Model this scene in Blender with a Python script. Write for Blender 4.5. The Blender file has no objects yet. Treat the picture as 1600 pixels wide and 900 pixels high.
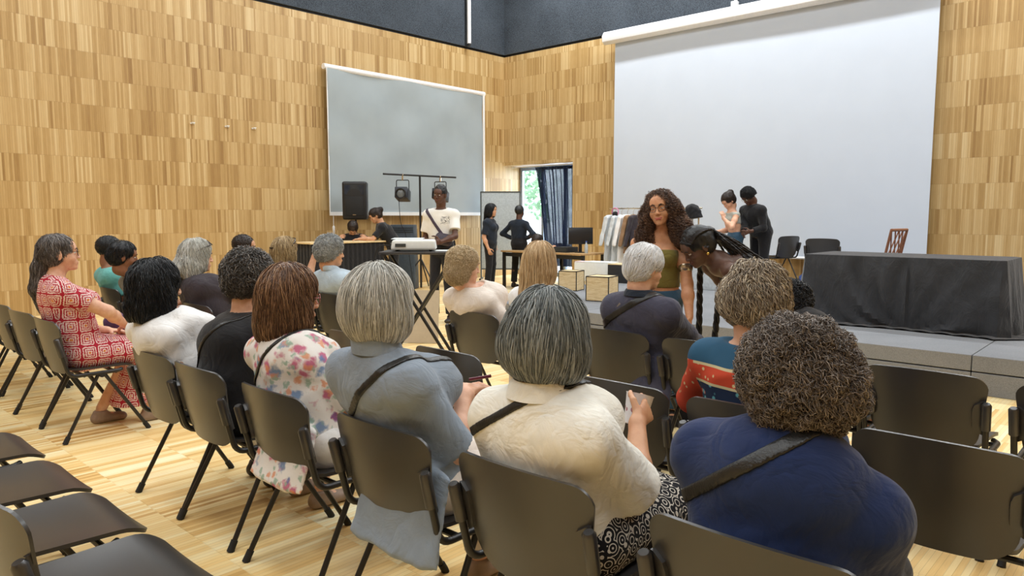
import bpy, bmesh, math, random
import numpy as np
from mathutils import Vector, Matrix
random.seed(7); rng = np.random.default_rng(11)
SC = bpy.context.scene; COL = SC.collection
PI = math.pi; R = math.radians

# ------------------------------------------------------------------ camera, sky, lights, exposure
FPX, EYE = 1150.0, 1.45                       # focal length in pixels of the 1600 px frame, eye height
YAW, PITCH = R(42.7), math.atan(114/1150)
cd = bpy.data.cameras.new('camera'); cam = bpy.data.objects.new('camera', cd); COL.objects.link(cam)
cd.sensor_width = 36; cd.lens = 36*FPX/1600; cd.clip_start = .05; cd.clip_end = 200
cam.location = (0, 0, EYE); cam.rotation_euler = (PI/2-PITCH, 0, YAW); SC.camera = cam
SC.view_settings.view_transform = 'Standard'; SC.view_settings.look = 'None'
SC.view_settings.gamma = 1; SC.view_settings.use_curve_mapping = False
SC.view_settings.exposure = 0.0
w = bpy.data.worlds.new('sky'); SC.world = w; w.use_nodes = True
bg = w.node_tree.nodes['Background']; bg.inputs[0].default_value = (.80, .90, 1, 1); bg.inputs[1].default_value = 4.0

def area(name, loc, sx, sy, power, color=(.95, .985, 1), rot=(0, 0, 0), spread=PI):
    l = bpy.data.lights.new(name, 'AREA'); l.shape = 'RECTANGLE'; l.size = sx; l.size_y = sy
    l.energy = power; l.color = color; l.spread = spread
    o = bpy.data.objects.new(name, l); COL.objects.link(o); o.location = loc; o.rotation_euler = rot
    return o
CEIL = 7.6
# rows of ceiling luminaires, the row nearest the front wall washes the big screen
for gx in (-10.2, -6.4, -2.6, 1.2):
    for gy in (-3.5, .4, 4.3, 8.0):
        area('ceiling_luminaire', (gx, gy, CEIL-.12), 1.5, 1.5, 92)
    area('ceiling_luminaire', (gx+.6, 11.55, CEIL-.12), 3.2, .22, 185)
area('window_daylight', (-11.3, 14.6, 1.9), 1.9, 2.4, 120, (.75, .87, 1), (R(-78), 0, 0))

# ------------------------------------------------------------------ pixel helper, properties
_d = (-math.sin(YAW), math.cos(YAW)); _r = (math.cos(YAW), math.sin(YAW))
def ray(x, y):
    a, b = (x-800)/FPX, (450-y)/FPX
    F, U = math.cos(PITCH)+math.sin(PITCH)*b, -math.sin(PITCH)+math.cos(PITCH)*b
    return (F*_d[0]+a*_r[0], F*_d[1]+a*_r[1], U)
def at_z(x, y, z):
    v = ray(x, y); t = (z-EYE)/v[2]; return Vector((v[0]*t, v[1]*t, z))
def at_y(x, y, Y):
    v = ray(x, y); t = Y/v[1]; return Vector((v[0]*t, Y, EYE+v[2]*t))
def at_x(x, y, X):
    v = ray(x, y); t = X/v[0]; return Vector((X, v[1]*t, EYE+v[2]*t))

def tag(o, label=None, cat=None, group=None, kind=None):
    if label: o['label'] = label
    if cat: o['category'] = cat
    if group: o['group'] = group
    if kind: o['kind'] = kind
    return o
def thing(name, label, cat, loc=(0, 0, 0), rz=0, group=None):
    o = bpy.data.objects.new(name, None); COL.objects.link(o); o.empty_display_size = .1
    o.location = loc; o.rotation_euler = (0, 0, rz); return tag(o, label, cat, group)
def copy_tree(o, parent=None):
    c = o.copy(); COL.objects.link(c)
    if parent: c.parent = parent
    for ch in list(o.children): copy_tree(ch, c)
    return c

# ------------------------------------------------------------------ materials
class NT:
    def __init__(s, name):
        s.m = bpy.data.materials.new(name); s.m.use_nodes = True; s.t = s.m.node_tree; s.n = s.t.nodes
        s.b = s.n['Principled BSDF']; s._tc = None
    def tc(s, which='Object'):
        if not s._tc: s._tc = s.n.new('ShaderNodeTexCoord')
        return s._tc.outputs[which]
    def put(s, sock, v):
        if hasattr(v, 'is_linked') or isinstance(v, bpy.types.NodeSocket): s.t.links.new(v, sock)
        elif isinstance(v, (tuple, list)) and len(v) == 3 and sock.type == 'RGBA': sock.default_value = (*v, 1)
        else: sock.default_value = v
    def m_(s, op, a, b=None, c=None, clamp=False):
        n = s.n.new('ShaderNodeMath'); n.operation = op; n.use_clamp = clamp; s.put(n.inputs[0], a)
        if b is not None: s.put(n.inputs[1], b)
        if c is not None: s.put(n.inputs[2], c)
        return n.outputs[0]
    def sep(s, v):
        n = s.n.new('ShaderNodeSeparateXYZ'); s.put(n.inputs[0], v); return n.outputs
    def comb(s, x, y, z=0.0):
        n = s.n.new('ShaderNodeCombineXYZ'); s.put(n.inputs[0], x); s.put(n.inputs[1], y); s.put(n.inputs[2], z); return n.outputs[0]
    def white(s, v, out=0):
        n = s.n.new('ShaderNodeTexWhiteNoise'); n.noise_dimensions = '3D'; s.put(n.inputs['Vector'], v); return n.outputs['Value' if out == 0 else 'Color']
    def noise(s, v, scale=5, detail=3, rough=.5, dist=0.0, col=False):
        n = s.n.new('ShaderNodeTexNoise'); s.put(n.inputs['Vector'], v); n.inputs['Scale'].default_value = scale
        n.inputs['Detail'].default_value = detail; n.inputs['Roughness'].default_value = rough; n.inputs['Distortion'].default_value = dist
        return n.outputs['Color' if col else 'Fac']
    def vor(s, v, scale=5, out='Distance', feat='F1', rnd=1.0):
        n = s.n.new('ShaderNodeTexVoronoi'); n.feature = feat; s.put(n.inputs['Vector'], v); n.inputs['Scale'].default_value = scale
        n.inputs['Randomness'].default_value = rnd; return n.outputs[out]
    def ramp(s, f, stops, interp='LINEAR'):
        n = s.n.new('ShaderNodeValToRGB'); n.color_ramp.interpolation = interp; e = n.color_ramp.elements
        while len(e) < len(stops): e.new(.5)
        for i, (p, c) in enumerate(stops): e[i].position = p; e[i].color = (*c, 1)
        s.put(n.inputs[0], f); return n.outputs[0]
    def mix(s, f, a, b, mode='MIX'):
        n = s.n.new('ShaderNodeMix'); n.data_type = 'RGBA'; n.blend_type = mode
        s.put(n.inputs[0], f); s.put(n.inputs[6], a); s.put(n.inputs[7], b); return n.outputs[2]
    def mapn(s, v, scale):
        n = s.n.new('ShaderNodeMapping'); s.put(n.inputs['Vector'], v); n.inputs['Scale'].default_value = scale; return n.outputs[0]
    def bump(s, h, strength=.3, dist=.01):
        n = s.n.new('ShaderNodeBump'); n.inputs['Strength'].default_value = strength; n.inputs['Distance'].default_value = dist
        s.put(n.inputs['Height'], h); s.t.links.new(n.outputs[0], s.b.inputs['Normal'])
    def set(s, color=None, rough=.5, metal=0., spec=.5, **k):
        if color is not None: s.put(s.b.inputs['Base Color'], color)
        s.put(s.b.inputs['Roughness'], rough); s.b.inputs['Metallic'].default_value = metal
        s.b.inputs['Specular IOR Level'].default_value = spec
        for a, v in k.items(): s.put(s.b.inputs[a.replace('_', ' ')], v)
        return s.m
_mc = {}
def srgb(r, g, b):
    f = lambda c: (c/255/12.92) if c/255 <= .04045 else ((c/255+.055)/1.055)**2.4
    return (f(r), f(g), f(b))
def plain(name, c, rough=.5, metal=0., spec=.5, var=.12, vs=30, bump=0, bs=200):
    if name in _mc: return _mc[name]
    t = NT(name); n = t.noise(t.tc(), vs, 3)
    lo = tuple(x*(1-var) for x in c); hi = tuple(min(1, x*(1+var)) for x in c)
    if bump: t.bump(t.noise(t.tc(), bs, 2), bump, .004)
    _mc[name] = t.set(t.ramp(n, [(.3, lo), (.7, hi)]), rough, metal, spec); return _mc[name]
def fabric(name, c, rough=.9, weave=900, fold=.35, var=.08):
    if name in _mc: return _mc[name]
    t = NT(name); n = t.noise(t.tc(), 14, 4, .6); w_ = t.noise(t.tc(), weave, 1)
    col = t.ramp(n, [(.25, tuple(x*(1-var) for x in c)), (.75, tuple(min(1, x*(1+var)) for x in c))])
    col = t.mix(.12, col, t.ramp(w_, [(.35, tuple(x*.7 for x in c)), (.65, tuple(min(1, x*1.25) for x in c))]))
    dn = t.n.new('ShaderNodeVectorMath'); dn.operation = 'MULTIPLY_ADD'; t.put(dn.inputs[0], t.noise(t.tc(), 3.5, 2, col=True)); dn.inputs[1].default_value = (.35, .35, .35); t.put(dn.inputs[2], t.tc())
    cr = t.noise(t.mapn(dn.outputs[0], (1, 1, .55)), 9, 2, .5); cr = t.m_('ABSOLUTE', t.m_('SUBTRACT', cr, .5))      # soft creases
    cr2 = t.m_('ABSOLUTE', t.m_('SUBTRACT', t.noise(t.mapn(dn.outputs[0], (1, 1, 1.6)), 24, 2, .5), .5))
    t.bump(t.m_('ADD', t.m_('ADD', t.m_('MULTIPLY', cr, fold*9), t.m_('MULTIPLY', cr2, fold*2)), t.m_('MULTIPLY', w_, .06)), .38, .018)
    _mc[name] = t.set(col, rough, 0, .25, Sheen_Weight=.15); return _mc[name]
def skin(name, c):
    if name in _mc: return _mc[name]
    t = NT(name); n = t.noise(t.tc(), 22, 4, .6); lo = (c[0]*.86, c[1]*.76, c[2]*.72)
    t.bump(t.noise(t.tc(), 260, 2), .12, .002)
    _mc[name] = t.set(t.ramp(n, [(.3, lo), (.62, c)]), .48, 0, .4, Subsurface_Weight=.12, Subsurface_Radius=(.02, .008, .004)); return _mc[name]
def hairmat(name, dark, mid, light, rough=.42, noise_scale=9):
    if name in _mc: return _mc[name]
    t = NT(name); a = t.n.new('ShaderNodeAttribute'); a.attribute_name = 'lock'
    n = t.noise(t.tc(), noise_scale, 3, .55)
    st = t.noise(t.mapn(t.tc(), (90, 90, 7)), 1.6, 3, .65)
    f = t.m_('ADD', t.m_('MULTIPLY', a.outputs['Fac'], .48), t.m_('ADD', t.m_('MULTIPLY', n, .3), t.m_('MULTIPLY', st, .22)))
    t.bump(st, .5, .004)
    _mc[name] = t.set(t.ramp(f, [(.18, dark), (.5, mid), (.8, light)]), rough, 0, .45); return _mc[name]

def parquet(name, ua, va, rowh, stripw, panelw, cols, rough=.42, gap=.10, spec=.4, coat=0., contrast=.5, line=.45):
    t = NT(name); c = t.sep(t.tc()); u, v = c[ua], c[va]
    row = t.m_('FLOOR', t.m_('DIVIDE', v, rowh))
    ro = t.white(t.comb(row, 3.1, 7.7))
    pu = t.m_('ADD', t.m_('DIVIDE', u, panelw), t.m_('MULTIPLY', ro, 5)); pid = t.m_('FLOOR', pu)
    su = t.m_('ADD', t.m_('DIVIDE', u, stripw), t.m_('MULTIPLY', ro, 37)); sid = t.m_('FLOOR', su)
    pv = t.white(t.comb(pid, row, 1.5)); pw = t.white(t.comb(pid, row, 9.5)); sv = t.white(t.comb(sid, row, 4.5))
    big = t.white(t.comb(t.m_('FLOOR', t.m_('DIVIDE', su, 4.0)), row, 14.5))
    # some panels are even, others strongly striped
    amp = t.m_('ADD', .16, t.m_('MULTIPLY', pw, contrast))
    tone = t.m_('ADD', t.m_('MULTIPLY', t.m_('SUBTRACT', sv, .5), amp), t.m_('MULTIPLY', t.m_('SUBTRACT', pv, .5), .26))
    tone = t.m_('ADD', tone, t.m_('MULTIPLY', t.m_('SUBTRACT', big, .5), .22))
    gv = t.comb(t.m_('MULTIPLY', u, 70), t.m_('ADD', t.m_('MULTIPLY', v, 4.5), t.m_('MULTIPLY', sv, 40)), row)
    gr = t.noise(gv, 1.0, 4, .6, .6)
    tone = t.m_('ADD', t.m_('ADD', tone, .5), t.m_('MULTIPLY', t.m_('SUBTRACT', gr, .5), .35))
    col = t.ramp(tone, cols)
    fu = t.m_('FRACT', su); e1 = t.m_('LESS_THAN', fu, gap)
    fv = t.m_('FRACT', t.m_('DIVIDE', v, rowh)); e2 = t.m_('LESS_THAN', fv, .012)
    e = t.m_('MAXIMUM', t.m_('MULTIPLY', e1, .30), t.m_('MULTIPLY', e2, line))
    col = t.mix(e, col, tuple(x*.45 for x in cols[0][1]))
    t.bump(t.m_('SUBTRACT', t.m_('MULTIPLY', gr, .25), e), .25, .003)
    return t.set(col, t.m_('ADD', rough-.06, t.m_('MULTIPLY', gr, .14)), 0, spec, Coat_Weight=coat, Coat_Roughness=.25)

# ------------------------------------------------------------------ mesh helpers
def link_mesh(name, me, mat=None, parent=None):
    o = bpy.data.objects.new(name, me); COL.objects.link(o)
    if mat:
        me.materials.clear(); me.materials.append(mat)
    if parent: o.parent = parent
    return o
def build(name, bm, mat, parent=None, smooth=True, bevel=0, seg=2, ang=35):
    me = bpy.data.meshes.new(name); bmesh.ops.recalc_face_normals(bm, faces=bm.faces)
    if bevel:
        es = [e for e in bm.edges if len(e.link_faces) == 2 and e.calc_face_angle(0) > R(ang)]
        bmesh.ops.bevel(bm, geom=es, offset=bevel, segments=seg, affect='EDGES', profile=.6, clamp_overlap=True)
    bm.to_mesh(me); bm.free()
    if smooth:
        for p in me.polygons: p.use_smooth = True
        me.set_sharp_from_angle(angle=R(40))
    return link_mesh(name, me, mat, parent)
def box(bm, c, s, M=None, taper=1.0):
    vs = []
    for z in (-1, 1):
        k = taper if z > 0 else 1
        for x, y in ((-1, -1), (1, -1), (1, 1), (-1, 1)):
            v = Vector((x*s[0]/2*k, y*s[1]/2*k, z*s[2]/2))
            v = (M @ v if M else v)+Vector(c); vs.append(bm.verts.new(v))
    for f in ((3, 2, 1, 0), (4, 5, 6, 7), (0, 1, 5, 4), (1, 2, 6, 5), (2, 3, 7, 6), (3, 0, 4, 7)): bm.faces.new([vs[i] for i in f])
    return bm
def NB(): return bmesh.new()
def tube(bm, pts, r, n=10, caps=True, flat=None):
    pts = [Vector(p) for p in pts]; rs = r if isinstance(r, (list, tuple)) else [r]*len(pts)
    t0 = (pts[1]-pts[0]).normalized(); up = Vector((0, 0, 1)) if abs(t0.z) < .9 else Vector((0, 1, 0))
    u = t0.cross(up).normalized(); rings = []
    for i, p in enumerate(pts):
        t = ((pts[min(i+1, len(pts)-1)]-pts[max(i-1, 0)])).normalized()
        u = (u-t*u.dot(t)).normalized(); v = t.cross(u)
        k = flat or 1
        rings.append([bm.verts.new(p+u*math.cos(2*PI*j/n)*rs[i]+v*math.sin(2*PI*j/n)*rs[i]*k) for j in range(n)])
    for a, b in zip(rings, rings[1:]):
        for j in range(n): bm.faces.new((a[j], a[(j+1) % n], b[(j+1) % n], b[j]))
    if caps: bm.faces.new(rings[0][::-1]); bm.faces.new(rings[-1])
    return bm
def smooth_path(pts, n=6):
    P = [Vector(p) for p in pts]; P = [P[0]*2-P[1]]+P+[P[-1]*2-P[-2]]; out = []
    for i in range(1, len(P)-2):
        for k in range(n):
            t = k/n; a, b, c, d = P[i-1:i+3]
            out.append(.5*((2*b)+(c-a)*t+(2*a-5*b+4*c-d)*t*t+(3*b-a-3*c+d)*t**3))
    out.append(P[-2]); return out
def round_path(pts, r, n=5):
    P = [Vector(p) for p in pts]; out = [P[0]]
    for i in range(1, len(P)-1):
        a = (P[i-1]-P[i]); b = (P[i+1]-P[i]); ra = min(r, a.length*.45, b.length*.45)
        A = P[i]+a.normalized()*ra; B = P[i]+b.normalized()*ra
        for k in range(n+1):
            t = k/n; out.append(A*(1-t)**2+P[i]*2*t*(1-t)+B*t*t)
    out.append(P[-1]); return out
def lathe(bm, prof, c=(0, 0, 0), n=20, M=None):
    c = Vector(c); rings = []
    for r, z in prof:
        rings.append([bm.verts.new(((M @ Vector((r*math.cos(2*PI*j/n), r*math.sin(2*PI*j/n), z))) if M else Vector((r*math.cos(2*PI*j/n), r*math.sin(2*PI*j/n), z)))+c) for j in range(n)])
    for a, b in zip(rings, rings[1:]):
        for j in range(n): bm.faces.new((a[j], a[(j+1) % n], b[(j+1) % n], b[j]))
    bm.faces.new(rings[0][::-1]); bm.faces.new(rings[-1]); return bm
def sheet(bm, G, th, nrm=None):
    """closed thin solid from a grid of points; thickness along the surface normal"""
    m, n = len(G), len(G[0]); N = []
    for i in range(m):
        row = []
        for j in range(n):
            a = G[min(i+1, m-1)][j]-G[max(i-1, 0)][j]; b = G[i][min(j+1, n-1)]-G[i][max(j-1, 0)]
            c = a.cross(b); row.append(c.normalized() if c.length > 1e-9 else (nrm or Vector((0, 0, 1))))
        N.append(row)
    A = [[bm.verts.new(G[i][j]+N[i][j]*th/2) for j in range(n)] for i in range(m)]
    B = [[bm.verts.new(G[i][j]-N[i][j]*th/2) for j in range(n)] for i in range(m)]
    for i in range(m-1):
        for j in range(n-1):
            bm.faces.new((A[i][j], A[i+1][j], A[i+1][j+1], A[i][j+1])); bm.faces.new((B[i][j], B[i][j+1], B[i+1][j+1], B[i+1][j]))
    for i in range(m-1):
        bm.faces.new((A[i][0], B[i][0], B[i+1][0], A[i+1][0])); bm.faces.new((A[i][n-1], A[i+1][n-1], B[i+1][n-1], B[i][n-1]))
    for j in range(n-1):
        bm.faces.new((A[0][j], A[0][j+1], B[0][j+1], B[0][j])); bm.faces.new((A[m-1][j], B[m-1][j], B[m-1][j+1], A[m-1][j+1]))
    return bm
def struct(name, bm, mat, **k):
    return tag(build(name, bm, mat, smooth=False, **k), kind='structure')
# ================================================================== THE ROOM
XL, YF, XR, YB, WT = -12.2, 12.95, 5.0, -7.0, 5.14          # left, front, right, back walls; top of the wood
STZ, STY, STX = .32, 6.85, -7.25                            # stage height, front edge, left end
wood_cols = [(.0, srgb(140, 104, 58)), (.35, srgb(175, 142, 90)), (.6, srgb(194, 163, 112)), (1., srgb(216, 192, 146))]
M_wl = parquet('wall_strip_wood_side', 1, 2, .385, .029, .33, wood_cols, .40, line=.28)
M_wf = parquet('wall_strip_wood_front', 0, 2, .385, .029, .33, wood_cols, .40, line=.28)
floor_cols = [(.0, srgb(204, 156, 88)), (.35, srgb(238, 200, 132)), (.6, srgb(248, 222, 164)), (1., srgb(253, 243, 204))]
M_fl = parquet('floor_strip_parquet', 0, 1, .46, .026, .40, floor_cols, .33, spec=.45, coat=.12, contrast=.75, line=.10)
def speckle(name, a, b, scale=160, rough=.95, big=.25):
    t = NT(name); n = t.noise(t.tc(), scale, 2, .7); g = t.noise(t.tc(), 1.6, 3)
    col = t.ramp(n, [(.36, a), (.64, b)]); col = t.mix(big, col, t.ramp(g, [(.3, tuple(x*.8 for x in a)), (.7, b)]))
    t.bump(n, .6, .004); return t.set(col, rough, 0, .2)
M_ac = speckle('acoustic_felt', srgb(44, 49, 56), srgb(84, 92, 101), 60)
M_st = speckle('stage_carpet', srgb(112, 114, 118), srgb(150, 152, 156), 240)
M_cl = plain('ceiling_paint', srgb(150, 150, 150), .9)
M_blk = plain('black_shadow_gap', (.01, .01, .011), .6)
M_wp = plain('white_paint', srgb(232, 232, 232), .5, var=.03)

def slab(name, lo, hi, mat, **k):
    bm = NB(); c = [(a+b)/2 for a, b in zip(lo, hi)]; s = [b-a for a, b in zip(lo, hi)]
    return struct(name, box(bm, c, s), mat, **k)
slab('floor', (XL-.7, YB-.3, -.2), (XR+.3, YF+1.6, 0), M_fl)
slab('ceiling', (XL-.3, YB-.3, CEIL), (XR+.3, YF+.3, CEIL+.2), M_cl)
slab('wall_left', (XL-.3, YB-.3, 0), (XL, YF+.62, WT), M_wl)
slab('trim_1', (XL-.3, YB-.3, WT), (XL-.03, YF+.3, WT+.05), M_blk)
slab('wall_left_upper', (XL-.3, YB-.3, WT+.05), (XL+.02, YF+.3, CEIL), M_ac)
# front wall with the window recess at its left end
OX1, OZ = -10.13, 2.62
slab('wall_front', (OX1, YF, 0), (XR+.3, YF+.3, WT), M_wf)
slab('wall_front_lintel', (XL, YF, OZ), (OX1, YF+.3, WT), M_wf)
slab('trim_2', (XL, YF+.03, WT), (XR+.3, YF+.3, WT+.05), M_blk)
slab('wall_front_upper', (XL, YF-.02, WT+.05), (XR+.3, YF+.3, CEIL), M_ac)
slab('wall_right', (XR, YB-.3, 0), (XR+.3, YF+.3, CEIL), M_wl)
slab('wall_back', (XL-.3, YB-.3, 0), (XR+.3, YB, CEIL), M_wf)
slab('trim_3', (XL, YF+.3, OZ), (OX1, YF+.62, OZ+.12), M_wp)            # recess head
slab('trim_4', (OX1, YF+.3, 0), (OX1+.12, YF+.62, OZ), M_wf)            # right recess side
# window in the recess
fm = plain('window_frame_grey', srgb(150, 165, 185), .4, .3)
gt = NT('window_glass'); gt.set((.95, .98, 1), .02, 0, .5, Transmission_Weight=1., IOR=1.02)
win = struct('window_1', box(box(NB(), ((XL+OX1)/2, YF+.60, OZ-.05), (OX1-XL, .06, .10)), ((XL+OX1)/2, YF+.60, .05), (OX1-XL, .06, .10)), fm)
for x in (XL+.04, XL+.72, XL+1.4, OX1-.04):
    build('window_mullion', box(NB(), (x, YF+.60, OZ/2), (.07, .07, OZ-.2)), fm, win)
build('pane', box(NB(), ((XL+OX1)/2, YF+.61, OZ/2), (OX1-XL, .008, OZ-.12)), gt.m, win)

# ------------------------------------------------------------------ stage platforms
st = struct('stage', NB(), M_st) if False else None
def platform(x0, x1, y0, y1, name='trim_5'):
    bm = NB(); g = .006
    box(bm, ((x0+x1)/2, (y0+y1)/2, STZ-.065), (x1-x0-g, y1-y0-g, .13))
    box(bm, ((x0+x1)/2, (y0+y1)/2, (STZ-.14)/2), (x1-x0-g, y1-y0-g, STZ-.14))
    return build('stage_platform', bm, M_st, smooth=False, bevel=.006, seg=2)
px = [STX, -5.25, -3.25, -1.25, .75, 2.75, XR]; py = [STY, 8.85, 10.9, YF]
stage = tag(thing('stage', None, None), kind='structure')
for i in range(len(px)-1):
    for j in range(len(py)-1):
        if i == 0 and j == 2: continue
        platform(px[i], px[i+1], py[j], py[j+1]).parent = stage

# ------------------------------------------------------------------ projection screens
M_scr = plain('screen_white', srgb(199, 208, 221), .75, var=.015, vs=2)
t = NT('screen_grey_back'); n = t.noise(t.tc(), 1.2, 3)
M_grey = t.set(t.ramp(n, [(.3, srgb(152, 161, 165)), (.7, srgb(162, 171, 175))]), .8, 0, .2)
M_alu = plain('white_aluminium', srgb(238, 238, 240), .35, .1, var=.03)
scr = thing('projection_screen', 'large white roll-down projection screen on the front wall behind the stage', 'projection screen', (-6, YF-.30, .72))
bm = NB(); G = [[Vector((x, .12+.006*math.sin(x*1.3), z)) for x in np.linspace(-2.92, 2.98, 24)] for z in np.linspace(0, 4.22, 6)]
build('screen_fabric', sheet(bm, G, .004), M_scr, scr)
build('bottom_bar', tube(NB(), [(-2.95, .12, -.01), (3.0, .12, -.01)], .022, 10), M_alu, scr)
prof = [(.0, -.11), (.09, -.13), (.17, -.08), (.18, .03), (.12, .12), (.02, .13), (-.02, .10), (-.02, -.10)]
bm = NB(); rings = []
for x in (-3.12, 3.2): rings.append([bm.verts.new((x, .11-a, 4.32+b)) for a, b in prof])
for j in range(len(prof)): bm.faces.new((rings[0][j], rings[0][(j+1) % 8], rings[1][(j+1) % 8], rings[1][j]))
bm.faces.new(rings[0]); bm.faces.new(rings[1][::-1])
build('roller_housing', bm, M_alu, scr, bevel=.008)
for x in (-.36, 2.2): build('mounting_bracket', box(box(NB(), (x, .18, 4.50), (.11, .10, .14)), (x, .22, 4.60), (.05, .04, .2)), M_alu, scr, bevel=.008)

ls = thing('projection_screen', 'grey-backed roll-down screen on the left wooden wall behind the young man', 'projection screen', (XL+.10, 10.05, 1.46))
def lsx(y, z): # gentle sag creases running from the roller
    return .03+.016*math.sin(y*2.2)*math.exp(-((z-1.6)**2)/2)+.020*math.sin((y*.9+z*1.8)*3.0)*(z/2.8)*.6+.016*math.sin((y*-1.1+z*1.5)*3.3)*.6
G = [[Vector((lsx(y, z), y, z)) for y in np.linspace(-2.07, 2.05, 60)] for z in np.linspace(0.03, 2.72, 36)]
build('screen_fabric', sheet(NB(), G, .004), M_grey, ls)
build('roller_housing', tube(NB(), [(.0, -2.12, 2.75), (.0, 2.12, 2.73)], .055, 16), M_alu, ls)
bm = NB(); box(bm, (.045, 2.065, 1.37), (.02, .05, 2.70)); box(bm, (.045, -2.075, 1.37), (.012, .018, 2.70)); box(bm, (.045, 0, .015), (.03, 4.16, .07))
build('white_border', bm, M_wp, ls)
c = thing('pull_cord', 'thin white pull cord with a plastic handle hanging below the grey screen', 'cord', (XL+.14, 8.05, 1.47))
build('cord', tube(NB(), [(0, 0, 0), (0, 0, -.62)], .006, 6), M_wp, c); build('handle', lathe(NB(), [(.006, -.38), (.022, -.36), (.024, -.24), (.008, -.22)], n=10), M_wp, c)
rod = thing('hanging_rod', 'white vertical tube hanging against the dark felt above the corner', 'rod', (XL+.12, *at_x(733, 68, XL+.12)[1:]))
build('tube', lathe(NB(), [(.045, 0), (.045, 1.4)], n=14), M_alu, rod); build('end_cap', lathe(NB(), [(.02, -.06), (.035, -.05), (.035, 0)], n=12), M_blk, rod)
for i, (x, y, lb) in enumerate([(300, 193, 'small white hook on the left wood wall, nearest the camera of three'), (354, 198, 'small white hook on the left wood wall, middle one of three'), (396, 201, 'small white hook on the left wood wall, closest to the grey screen')]):
    p = at_x(x, y, XL); o = build('wall_hook', box(box(NB(), (.012, 0, 0), (.024, .07, .022)), (.04, 0, .01), (.05, .05, .012)), M_wp, bevel=.004)
    o.location = p; tag(o, lb, 'hook', 'small hooks on the left wall')

# ------------------------------------------------------------------ dark curtain in the recess
t = NT('curtain_sheer_navy'); tr = t.n.new('ShaderNodeBsdfTransparent'); mx = t.n.new('ShaderNodeMixShader'); out = t.n['Material Output']
wv = t.noise(t.mapn(t.tc(), (40, 40, 1)), 1.0, 2); t.set(t.ramp(wv, [(.3, srgb(18, 26, 48)), (.7, srgb(44, 60, 96))]), .8, 0, .2)
t.put(mx.inputs[0], .80); t.t.links.new(tr.outputs[0], mx.inputs[1]); t.t.links.new(t.b.outputs[0], mx.inputs[2]); t.t.links.new(mx.outputs[0], out.inputs[0])
cu = thing('curtain', 'dark navy sheer curtain hanging in the window recess', 'curtain', (0, YF+.22, 0))
G = []
for z in np.linspace(.28, 2.56, 14):
    k = (2.56-z)/2.3; row = []
    for s in np.linspace(0, 1, 120):
        x0 = -11.42+.33*k**.7; x = x0+(OX1-.02-x0)*s
        row.append(Vector((x, .045*math.sin(s*70+k*.8)+.02*math.sin(s*23+2*k), z)))
    G.append(row)
build('cloth', sheet(NB(), G, .003), t.m, cu)
build('curtain_rail', tube(NB(), [(XL+.05, 0, 2.585), (OX1, 0, 2.585)], .014, 8), M_alu, cu)
# greenery outside
lm = NT('foliage_leaf'); lm.set(lm.ramp(lm.noise(lm.tc(), 3, 3), [(.3, srgb(120, 160, 120)), (.7, srgb(190, 215, 180))]), .7)
bm = NB()
for i in range(900):
    a, b_, c_ = rng.normal(size=3); L = (a*a+b_*b_+c_*c_)**.5; r_ = rng.uniform(.75, 1.05)
    p = Vector((a/L*1.8*r_, b_/L*1.0*r_, c_/L*1.5*r_)); s_ = .14; u_ = Vector(rng.normal(size=3)).normalized(); v_ = u_.orthogonal().normalized()
    bm.faces.new([bm.verts.new(p+u_*s_), bm.verts.new(p+v_*s_*.5), bm.verts.new(p-u_*s_), bm.verts.new(p-v_*s_*.5)])
tree = thing('garden_tree', 'pale green tree in daylight outside the window', 'tree', (-16.6, 20.5, 0))
f_ = build('foliage', bm, lm.m, tree, smooth=False); f_.location = (0, 0, 2.6)
build('trunk', tube(NB(), [(0, 0, 0), (.05, 0, 1.2), (0, .05, 2.4)], [.16, .13, .09], 10), plain('bark', srgb(110, 95, 80), .9), tree)
slab('ground', (-30, YF+1.6, -.3), (10, 40, -.02), plain('paving', srgb(200, 205, 210), .8))
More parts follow.
